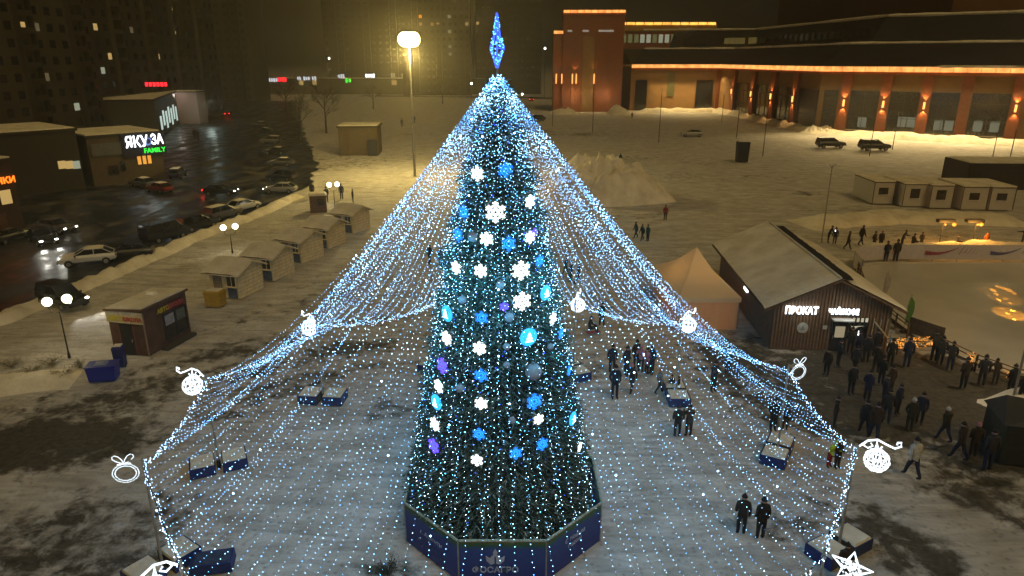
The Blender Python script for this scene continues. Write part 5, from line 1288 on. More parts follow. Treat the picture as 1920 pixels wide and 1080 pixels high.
for k in range(4):
    a, b_ = cs[k], cs[(k + 1) % 4]; mb.add([a, b_, b_ - Vector((0, 0, .32)), a - Vector((0, 0, .32))], [(0, 3, 2, 1)])
mb.build('valance', M_tent, tn)
for k, (a, b_) in enumerate((((0, 0), (TW, 0)), ((TW, 0), (TW, TD)), ((TW, TD), (0, TD)), ((0, TD), (0, 0)))):
    mb = MB(); n = 24; vs = []
    for i in range(n + 1):
        t = i / n; x = a[0] + (b_[0] - a[0]) * t; y = a[1] + (b_[1] - a[1]) * t; w = .035 * math.sin(t * 44)
        dx_, dy_ = (1 if b_[1] != a[1] else 0) * w, (1 if b_[0] != a[0] else 0) * w; vs += [(x + dx_, y + dy_, 0), (x + dx_ * .3, y + dy_ * .3, TH - .05)]
    mb.add(vs, [(2 * i, 2 * i + 2, 2 * i + 3, 2 * i + 1) for i in range(n)]); mb.build('side_wall', M_tent2, tn)
for x, y in ((0, 0), (TW, 0), (TW, TD), (0, TD)): mb = MB(); mb.cyl((x, y, 0), (x, y, TH), .04, n=8); mb.build('leg', M_steel, tn)
lamp('tent_light', (TW * .55, TD * .5, 1.9), 120, (1, .5, .14), tn, .2)
# ------------------------------------------------------------ rink boards, fairy light fence, flags, amber lamps
ban = empty('rink_banner', (0, 0, 0), 0, 'long white banner with red and blue brush marks along the far side of the rink', 'banner')
far = [(30.3, 57.5), (30.9, 60.2), (32.3, 62.0), (35, 62.7), (44, 62.5), (56, 62.3), (66, 62.4)]
mb = MB()
for a, b_ in zip(far, far[1:]): mb.add([(*a, .25), (*b_, .25), (*b_, 1.65), (*a, 1.65), (a[0] - .02, a[1] + .05, .25), (b_[0] - .02, b_[1] + .05, .25), (b_[0] - .02, b_[1] + .05, 1.65), (a[0] - .02, a[1] + .05, 1.65)], [(0, 1, 2, 3), (7, 6, 5, 4), (3, 2, 6, 7), (0, 4, 5, 1)])
bs = mb.build('banner_sheet', mat('white_vinyl', (.62, .55, .56), rough=.5, noise=.1), ban)
mb = MB(); k = 0
for a, b_ in zip(far, far[1:]):
    v = Vector(b_) - Vector(a); n_ = max(1, int(v.length / 2))
    for j in range(n_): c = Vector(a) + v * (j / n_); mb.cyl((c.x, c.y + .1, 0), (c.x, c.y + .1, 1.7), .04, n=6)
mb.build('posts', M_steel, ban)
def brush(x0, L, col, seed):
    rn = random.Random(seed); y = 62.5 - (x0 - 44) * .017 - .05; mb = MB()
    top = [(x0 + L * t, 1.12 - .22 * math.sin(t * 3.1) + .3 * t * t) for t in [i / 12 for i in range(13)]]; bot = [(x0 + L * t, .72 - .12 * math.sin(t * 3.1) + .62 * t * t) for t in [i / 12 for i in range(13)]]
    vs = [(x, y, z) for x, z in top] + [(x, y, min(z, zt)) for (x, z), (_, zt) in zip(bot, top)]
    mb.add(vs, [(13 + i, 14 + i, 1 + i, i) for i in range(12)])
    for k in range(6):
        x = x0 + L * (1.05 + .13 * k); mb.tube([(x, y - .01, .7 + .2 * rn.random()), (x + .15, y - .01, 1.0), (x + .35, y - .01, 1.2 + .3 * rn.random())], .035, 3)
    mb.build('brush_mark', col, bs)
M_bred = mat('print_red', (.35, .06, .1)); M_bblu = mat('print_blue', (.08, .08, .22)); M_bor = mat('print_orange', (.5, .22, .08))
brush(38.6, 3.0, M_bred, 1); brush(44.6, 2.8, M_bblu, 2); brush(33.2, 1.6, M_bor, 3); brush(50.5, 3, M_bred, 4)
def rail(name, path, h, label, m, lights=False, group=None, dens=26):
    e = empty(name, (path[0][0], path[0][1], 0), 0, label, 'fence', group); o = Vector((*path[0], 0)); pts = [Vector((*p, 0)) - o for p in path]
    for z in (.45, .8, h): mb = MB(); mb.tube([p + Vector((0, 0, z)) for p in pts], .04, 5); mb.build('rail', m, e)
    for a, b_ in zip(pts, pts[1:]):
        n_ = max(1, int((b_ - a).length / 1.6))
        for j in range(n_ + 1): c = a.lerp(b_, j / n_); mb = MB(); mb.box((c.x, c.y, h / 2), (.09, .09, h + .08)); mb.build('post', m, e)
    if lights:
        rn = random.Random(int(path[0][0] * 10)); mb = MB()
        for a, b_ in zip(pts, pts[1:]):
            L = (b_ - a).length
            for j in range(int(L * dens)):
                t = rn.random(); 
                if lights == 2 and fbm((a.x + b_.x) * .2 + t * L * .6, 3) < .5: continue
                c = a.lerp(b_, t); mb.octa((c.x + rn.gauss(0, .05), c.y + rn.gauss(0, .05), rn.uniform(.35, h + .05)), rn.uniform(.02, .035))
        tag(mb.build('fairy_lights', E_fairy, e), kind='stuff')
        for a, b_ in zip(pts, pts[1:]): c = a.lerp(b_, .5); lamp('fairy_glow', (c.x, c.y, 1.2), 5, (1, .5, .1), e, .3)
    return e
rail('rink_fence', [(24.0, 41.2), (27.3, 41.4)], 1.05, 'short wooden fence thick with amber fairy lights right of the rental cabin', M_darkwood, 1, None, 60)
rail('rink_fence', [(27.6, 41.3), (28.2, 38.6), (29.2, 36.6), (31.0, 35.4)], 1.05, 'curved wooden rink fence with patches of amber lights where onlookers lean', M_darkwood, 2, None, 40)
rail('rink_fence', [(31.0, 60.0), (28.6, 53.5), (27.2, 47.5), (27.0, 44.0)], 1.05, 'dark wooden rink fence running behind the rental cabin', M_darkwood)
# board beside the green flag
e = empty('notice_board', (27.35, 44.4, 0), R(-62), 'dark leaning display board at the rink edge right of the green flag', 'board')
mb = MB(); mb.box((1.1, 0, .75), (2.4, .08, 1.1)); b_ = mb.build('panel', mat('dark_print', (.08, .06, .04), noise=.5, scale=3), e)
for x in (0, 2.2): mb = MB(); mb.box((x, .05, .65), (.07, .07, 1.3)); mb.build('leg', M_black, e)
def feather(px, py, h, m, label, w=.5, lean=.1):
    p = G(px, py); e = empty('feather_flag', (p.x, p.y, 0), R(10), label, 'flag')
    mb = MB(); mb.tube([(0, 0, 0), (.02, 0, h * .7), (.1, 0, h * .93), (.3, 0, h)], .025, 6); mb.build('pole', M_steel, e)
    mb = MB(); n = 12; vs = []
    for i in range(n + 1):
        t = i / n; z = h * (.25 + .74 * t); r_ = w * (1 - max(0, t - .75) * 3.2) * (.7 + .3 * min(1, t * 3)); wv = .05 * math.sin(t * 9)
        vs += [(.03 + (.22 * max(0, t - .8) * 5), wv * .2, z), (.03 + max(r_, .05) + .1 * max(0, t - .8), wv, z - .1 * (1 - t))]
    vs2 = [(v[0], v[1] + .015, v[2]) for v in vs]; o = len(vs)
    mb.add(vs + vs2, [(2 * i, 2 * i + 1, 2 * i + 3, 2 * i + 2) for i in range(n)] + [(o + 2 * i + 2, o + 2 * i + 3, o + 2 * i + 1, o + 2 * i) for i in range(n)]); mb.build('cloth', m, e)
    mb = MB(); mb.cyl((0, 0, 0), (0, 0, .1), .25, .2, 12); mb.build('foot', M_black, e)
feather(1693, 622, 2.7, mat('green_cloth', (.06, .16, .02), noise=.2), 'green feather flag standing at the rink edge')
feather(1652, 566, 2.5, mat('pale_cloth', (.35, .3, .26), noise=.3), 'pale narrow feather flag behind the rental cabin roof')
feather(1661, 668, 1.7, mat('blue_cloth', (.12, .2, .35), noise=.3), 'thin blue flag before the fairy light fence', .12)
for (px, py, lab, s_) in ((1760, 461, 'left floodlight stand with amber lamps behind the rink banner', 1), (1822, 461, 'right floodlight stand with amber lamps behind the rink banner', -1)):
    p = G(px, py); e = empty('floodlight_stand', (p.x, p.y, 0), R(0), lab, 'floodlight', 'amber floodlight stands')
    mb = MB(); mb.cyl((0, 0, 0), (0, 0, 2.5), .045, n=8); mb.build('post', M_black, e)
    mb = MB(); mb.box((.4 * s_ * .6, 0, 2.62), (1.7, .6, .3)); mb.build('hood', M_black, e)
    for x, r_ in ((.05 * s_, .1), (.95 * s_ if s_ > 0 else .3, .19)):
        mb = MB(); mb.sph((x, -.3, 2.3), r_ if s_ > 0 else (.19 if x > 0 else .1), 12, 8); mb.build('lamp_bulb', E_amber, e, True)
    lamp('amber_light', (.3 * s_, -.7, 2.1), 380, (1, .45, .08), e, .15)
# amber patterned lights thrown on the ice from the stand at the right edge
p = G(1965, 640); e = empty('effect_light', (p.x, p.y, 0), 0, 'effect projector on a post at the right edge of the ice', 'floodlight')
mb = MB(); mb.cyl((0, 0, 0), (0, 0, 5), .06, n=8); mb.build('post', M_black, e); mb = MB(); mb.box((0, 0, 5.1), (.6, .5, .5)); hd = mb.build('head', M_black, e)
for (x, y, en, w) in ((1868, 540, 1500, 2.2), (1878, 533, 1300, 1.8), (1889, 536, 1100, 1.8), (1874, 548, 1100, 1.8), (1900, 540, 1300, 2.4), (1911, 546, 1100, 1.8), (1880, 560, 1300, 2.2), (1893, 557, 500, 2.2), (1903, 566, 700, 2), (1908, 582, 1500, 3), (1898, 588, 1100, 2.4), (1912, 600, 1500, 2.6), (1886, 578, 400, 2), (1838, 538, 140, 2.0), (1846, 534, 120, 1.4), (1890, 555, 110, 15), (1905, 590, 160, 20), (1900, 625, 120, 1.6), (1838, 585, 70, 1.6)):
    q = G(x, y) - Vector((p.x, p.y, 5.1)); lamp('effect_beam', (-.5, .2, 4.7), en * 16, (1, .38, .03), e, .02, 'SPOT', R(w), q)

# dark market stall at the right
p = G(1868, 868); e = empty('dark_stall', (p.x, p.y, 0), R(-14), 'dark covered stall with a pointed roof at the right edge', 'stall')
mb = MB(); mb.box((1.9, 1.2, 1.0), (3.6, 2.4, 2.0)); mb.build('curtains', mat('dark_green_cloth', (.02, .024, .018), noise=.4, scale=3), e)
mb = MB(); mb.add([(-.05, -.1, 2.02), (3.9, -.1, 2.02), (3.9, 2.5, 2.02), (-.05, 2.5, 2.02), (.3, 1.2, 3.0), (3.6, 1.2, 2.6)], [(0, 1, 5, 4), (1, 2, 5), (2, 3, 4, 5), (3, 0, 4), (3, 2, 1, 0)]); mb.build('roof', mat('dark_cloth', (.02, .02, .022)), e)

# ------------------------------------------------------------ bare trees on the far side
def bare_tree(px, py, h, label, seed):
    rn = random.Random(seed); p = G(px, py); e = empty('bare_tree', (p.x, p.y, 0), 0, label, 'tree', 'bare trees far behind'); tr = MB(); cr = MB()
    tr.tube([(0, 0, 0), (.1, 0, h * .3), (0, .1, h * .62)], [h * .022, h * .017, h * .01], 7)
    def br(p0, d, L, r, lv):
        p1 = p0 + d * L; mid = p0 + d * L * .5 + Vector((rn.gauss(0, .04), rn.gauss(0, .04), .03)) * L
        cr.tube([p0, mid, p1], [r, r * .75, r * .4], 4 if lv < 2 else 3, cap=False)
        if lv < 4:
            for k in range(4 if lv < 3 else 3):
                t = rn.uniform(.3, 1); nd = (d + Vector((rn.gauss(0, .55), rn.gauss(0, .55), rn.gauss(.1, .35)))).normalized(); br(p0.lerp(p1, t), nd, L * rn.uniform(.5, .72), max(.012, r * .5), lv + 1)
    for k in range(8):
        z = h * rn.uniform(.28, .62); a = rn.random() * 6.28; br(Vector((0, 0, z)), Vector((math.cos(a) * .7, math.sin(a) * .7, .9)).normalized(), h * .26, h * .008, 0)
    tr.build('trunk', mat('bark', (.05, .04, .03)), e); cr.build('crown', mat('bark', (0, 0, 0)), e)
for k, (x, y, h, l) in enumerate(((565, 262, 12, 'bare tree left of the ochre pavilion'), (612, 250, 13, 'bare tree just behind the ochre pavilion'), (538, 215, 14, 'bare tree by the far end of the car row'), (700, 205, 11, 'bare tree behind the pavilion, left of the mast'), (830, 195, 11, 'bare tree right of the floodlight mast'), (330, 225, 14, 'bare tree beside the bright storefront'), (470, 190, 14, 'bare tree beyond the distant tail lights'))): bare_tree(x, y, h, l, 30 + k)

# ------------------------------------------------------------ people
M_skin = mat('skin', (.45, .27, .2), rough=.5, noise=.05); M_boot = mat('boots', (.015, .014, .013), rough=.6)
CLO = {k: mat('cloth_' + k, v, rough=.85, noise=.2, scale=9) for k, v in dict(black=(.014, .014, .016), navy=(.015, .02, .045), dgrey=(.026, .026, .028), brown=(.03, .018, .012), red=(.3, .02, .025), pink=(.42, .16, .2), white=(.5, .5, .48), grey=(.2, .2, .19), vest=(.45, .6, .02), teal=(.03, .09, .1), orange=(.5, .14, .03), olive=(.022, .022, .014)).items()}
def seg_dist(p, a, b_):
    ab = b_ - a; t = max(0, min(1, (p - a).dot(ab) / max(1e-9, ab.length_squared))); return (p - (a + ab * t)).length
def make_body(nm, J, coat=False):
    """J: joint positions; one skinned surface grown round the bones; bone material ids: 0 jacket 1 trousers 2 skin 3 boots 4 gloves"""
    V = []; E = []; RAD = []; tags = []
    def vtx(p, r): V.append(Vector(p)); RAD.append(r); return len(V) - 1
    pel = vtx(J['pelvis'], (.17 if coat else .15, .13)); wst = vtx(J['waist'], (.16, .125)); ch = vtx(J['chest'], (.17, .14)); nk = vtx(J['neck'], (.08, .08)); hd0 = vtx(J['chin'], (.08, .085)); hd = vtx(J['head'], (.112, .12)); tp = vtx(J['crown'], (.09, .1))
    E += [(pel, wst, 0), (wst, ch, 0), (ch, nk, 0), (nk, hd0, 2), (hd0, hd, 2), (hd, tp, 2)]
    for s in ('L', 'R'):
        hp = vtx(J['hip' + s], (.115, .115)); kn = vtx(J['knee' + s], (.08, .08)); an = vtx(J['ankle' + s], (.062, .065)); toe = vtx(J['toe' + s], (.045, .04))
        E += [(pel, hp, 1), (hp, kn, 1), (kn, an, 1), (an, toe, 3)]
        sh = vtx(J['sh' + s], (.09, .09)); el = vtx(J['el' + s], (.068, .068)); wr = vtx(J['wr' + s], (.05, .05)); hn = vtx(J['hand' + s], (.045, .03))
        E += [(ch, sh, 0), (sh, el, 0), (el, wr, 0), (wr, hn, 4)]
    me = bpy.data.meshes.new(nm); me.from_pydata(V, [(a, b_) for a, b_, _ in E], [])
    o = bpy.data.objects.new(nm, me); COL.objects.link(o)
    md = o.modifiers.new('s', 'SKIN'); md.use_smooth_shade = True
    sk = me.skin_vertices[0].data
    for i, r in enumerate(RAD): sk[i].radius = r
    sk[0].use_root = True
    sd = o.modifiers.new('d', 'SUBSURF'); sd.levels = 1; sd.render_levels = 1
    dg = bpy.context.evaluated_depsgraph_get(); nm_ = bpy.data.meshes.new_from_object(o.evaluated_get(dg)); bpy.data.objects.remove(o)
    bm = bmesh.new(); bm.from_mesh(nm_)
    for f in bm.faces:
        c = f.calc_center_median(); best = min(E, key=lambda e: seg_dist(c, V[e[0]], V[e[1]]) - (.04 if e[2] == 0 else 0) ); mi = best[2]
        if coat and mi == 1 and c.z > J['kneeL'][2] + .08 and c.z < J['pelvis'][2] + .1: mi = 0
        f.material_index = mi; f.smooth = True
    # fingers, thumb, nose and eyes grown onto the same mesh
    mb = MB(); mm = []
    for s in ('L', 'R'):
        w, h_ = Vector(J['wr' + s]), Vector(J['hand' + s]); d = (h_ - w).normalized(); sd_ = d.cross(Vector((0, 1, .2))).normalized(); up = sd_.cross(d).normalized()
        for k in range(4):
            b0 = h_ + sd_ * (k - 1.5) * .02; l = (.062, .072, .068, .052)[k]; mb.tube([b0, b0 + d * l * .55 - up * .006, b0 + d * l - up * .026], [.0105, .0095, .007], 5, 4)
        t0 = w.lerp(h_, .45) + sd_ * -.03; mb.tube([t0, t0 + d * .03 - sd_ * .025, t0 + d * .06 - sd_ * .03], [.012, .011, .008], 5, 4)
    hc = Vector(J['head']); fw = Vector(J.get('face', (0, -1, 0))); sdv = fw.cross(Vector((0, 0, 1))).normalized()
    mb.tube([hc + fw * .085 + Vector((0, 0, .01)), hc + fw * .122 + Vector((0, 0, -.02)), hc + fw * .09 + Vector((0, 0, -.035))], [.008, .016, .01], 5, 2)
    for s in (-1, 1):
        mb.sph(hc + fw * .093 + sdv * s * .034 + Vector((0, 0, .015)), .011, 6, 5, 3); mb.sph(hc + sdv * s * .1 + Vector((0, 0, -.005)), .026, 6, 5, 2, (.5, .7, 1))
    mb.tube([hc + fw * .098 + sdv * .025 + Vector((0, 0, -.062)), hc + fw * .104 + Vector((0, 0, -.065)), hc + fw * .098 - sdv * .025 + Vector((0, 0, -.062))], .006, 4, 5)
    # jacket hem and collar
    pv = Vector(J['pelvis']); nk_ = Vector(J['neck'])
    mb.tube([nk_ + Vector((math.cos(t * .5236) * .085, math.sin(t * .5236) * .09, -.01)) for t in range(13)], .028, 5, 0)
    vs = [bm.verts.new(v) for v in mb.v]
    for f, mi in zip(mb.f, mb.m):
        try: ff = bm.faces.new([vs[i] for i in f]); ff.material_index = mi; ff.smooth = True
        except ValueError: pass
    mis = [f.material_index for f in bm.faces]; bm.to_mesh(nm_); bm.free(); nm_.materials.clear()
    for k in ('black', 'black', None, None, 'black', 'red'): nm_.materials.append(CLO[k] if k else (M_skin if nm_.materials.__len__() == 2 else M_boot))
    nm_.polygons.foreach_set('material_index', mis); nm_.update(); nm_.name = nm
    return nm_
def J_stand(arm=None, stride=0, lean=0, h=1.0, armL=None, armR=None, sit=False, face=(0, -1, 0)):
    J = {}
    y = -lean
    if sit:
        J.update(pelvis=(0, 0, .38), waist=(0, .02, .55), chest=(0, -.03, .8), neck=(0, -.06, .98), chin=(0, -.08, 1.04), head=(0, -.09, 1.13), crown=(0, -.08, 1.22))
        for s, k in (('L', 1), ('R', -1)):
            J['hip' + s] = (k * .1, -.02, .36); J['knee' + s] = (k * .14, -.42, .52); J['ankle' + s] = (k * .14, -.62, .14); J['toe' + s] = (k * .15, -.78, .13)
            J['sh' + s] = (k * .2, -.03, .9); J['el' + s] = (k * .27, -.12, .64); J['wr' + s] = (k * .2, -.34, .58); J['hand' + s] = (k * .18, -.42, .57)
        J['face'] = face; return {k: tuple(c * (h if k != 'face' else 1) for c in v) for k, v in J.items()}
    J.update(pelvis=(0, 0, .93), waist=(0, y * .3, 1.1), chest=(0, y * .7, 1.32), neck=(0, y, 1.5), chin=(0, y * 1.05 - .01, 1.56), head=(0, y * 1.1 - .02, 1.65), crown=(0, y * 1.1, 1.73))
    for s, k in (('L', 1), ('R', -1)):
        q = stride * k
        J['hip' + s] = (k * .1, 0, .88); J['knee' + s] = (k * .11, -q * .5 - abs(stride) * .12, .5); J['ankle' + s] = (k * .11, -q + (.06 if q < 0 else 0), .1 + (.06 if q < 0 else 0)); J['toe' + s] = (k * .13, -q - .15, .05)
        a = {'L': armL, 'R': armR}[s]
        J['sh' + s] = (k * .2, y * .85, 1.42)
        if a == 'fwd': J['el' + s] = (k * .26, y - .12, 1.16); J['wr' + s] = (k * .16, y - .34, 1.28); J['hand' + s] = (k * .12, y - .4, 1.34)
        elif a == 'up': J['el' + s] = (k * .34, y - .1, 1.5); J['wr' + s] = (k * .3, y - .22, 1.72); J['hand' + s] = (k * .27, y - .26, 1.8)
        elif a == 'out': J['el' + s] = (k * .44, y, 1.38); J['wr' + s] = (k * .68, y - .02, 1.4); J['hand' + s] = (k * .77, y - .03, 1.41)
        elif a == 'pocket': J['el' + s] = (k * .26, y + .07, 1.14); J['wr' + s] = (k * .22, y - .1, 1.0); J['hand' + s] = (k * .19, y - .13, .96)
        else: J['el' + s] = (k * .25, y + .03 + q * .2, 1.15); J['wr' + s] = (k * .25, y - .03 + q * .45, .92); J['hand' + s] = (k * .245, y - .06 + q * .5, .84)
    J['face'] = face
    return {k: tuple(c * (h if k != 'face' else 1) for c in v) for k, v in J.items()}
BOD = {'stand': make_body('person_body', J_stand()), 'pocket': make_body('person_body', J_stand(armL='pocket', armR='pocket'), True), 'walk': make_body('person_body', J_stand(stride=.27, lean=.05)),
       'phone': make_body('person_body', J_stand(armL='fwd', armR='fwd', lean=.03)), 'lean': make_body('person_body', J_stand(armL='fwd', armR='pocket', lean=.2)), 'out': make_body('person_body', J_stand(armR='out', stride=.12)),
       'photo': make_body('person_body', J_stand(armL='up', armR='up')), 'sit': make_body('person_body', J_stand(sit=True)), 'coat': make_body('person_body', J_stand(armL='pocket'), True)}
def hat_mesh():
    mb = MB(); n = 12; rows = []
    for i in range(6):
        t = i / 5 * math.pi / 2; rows.append([(math.cos(2 * math.pi * j / n) * .105 * math.cos(t), math.sin(2 * math.pi * j / n) * .112 * math.cos(t), .12 * math.sin(t)) for j in range(n)])
    vs = [p for r_ in rows for p in r_]; mb.add(vs, [(i * n + j, i * n + (j + 1) % n, (i + 1) * n + (j + 1) % n, (i + 1) * n + j) for i in range(5) for j in range(n)])
    mb.tube([(math.cos(math.pi * j / 6) * .103, math.sin(math.pi * j / 6) * .11, .0) for j in range(13)], .012, 5); mb.sph((0, 0, .13), .035, 8, 6)
    me = mb.build('hat', CLO['black'], None, True); m_ = me.data; bpy.data.objects.remove(me); return m_
HAT = hat_mesh()
HEADP = {'sit': (0, -.09, 1.17), 'lean': (0, -.22, 1.68), 'walk': (0, -.06, 1.69), 'phone': (0, -.035, 1.69)}
def person(px, py, pose, ang, jacket, trousers, hat, label, h=1.0, grp=None, loc=None):
    p = G(px, py) if loc is None else Vector(loc)
    o = bpy.data.objects.new('person', BOD[pose]); COL.objects.link(o)
    o.location = (p.x, p.y, .0 if abs(p.x) > 0 else 0); o.rotation_euler = (0, 0, R(ang)); o.scale = (h, h, h)
    if jacket == 'black': jacket = ('black', 'dgrey', 'navy', 'black', 'brown', 'olive')[int(hsh(px, py) * 6)]
    if trousers == 'black': trousers = ('black', 'dgrey', 'navy')[int(hsh(py, px) * 3)]
    for i, m in enumerate((CLO[jacket], CLO[trousers], M_skin, M_boot, CLO['dgrey'])): o.material_slots[i].link = 'OBJECT'; o.material_slots[i].material = m
    o.material_slots[5].link = 'OBJECT'; o.material_slots[5].material = M_skin
    tag(o, label, 'person', grp)
    c = bpy.data.objects.new('hat', HAT); COL.objects.link(c); c.parent = o; c.location = HEADP.get(pose, (0, -.015, 1.69)); c.material_slots[0].link = 'OBJECT'; c.material_slots[0].material = CLO[hat]
    return o
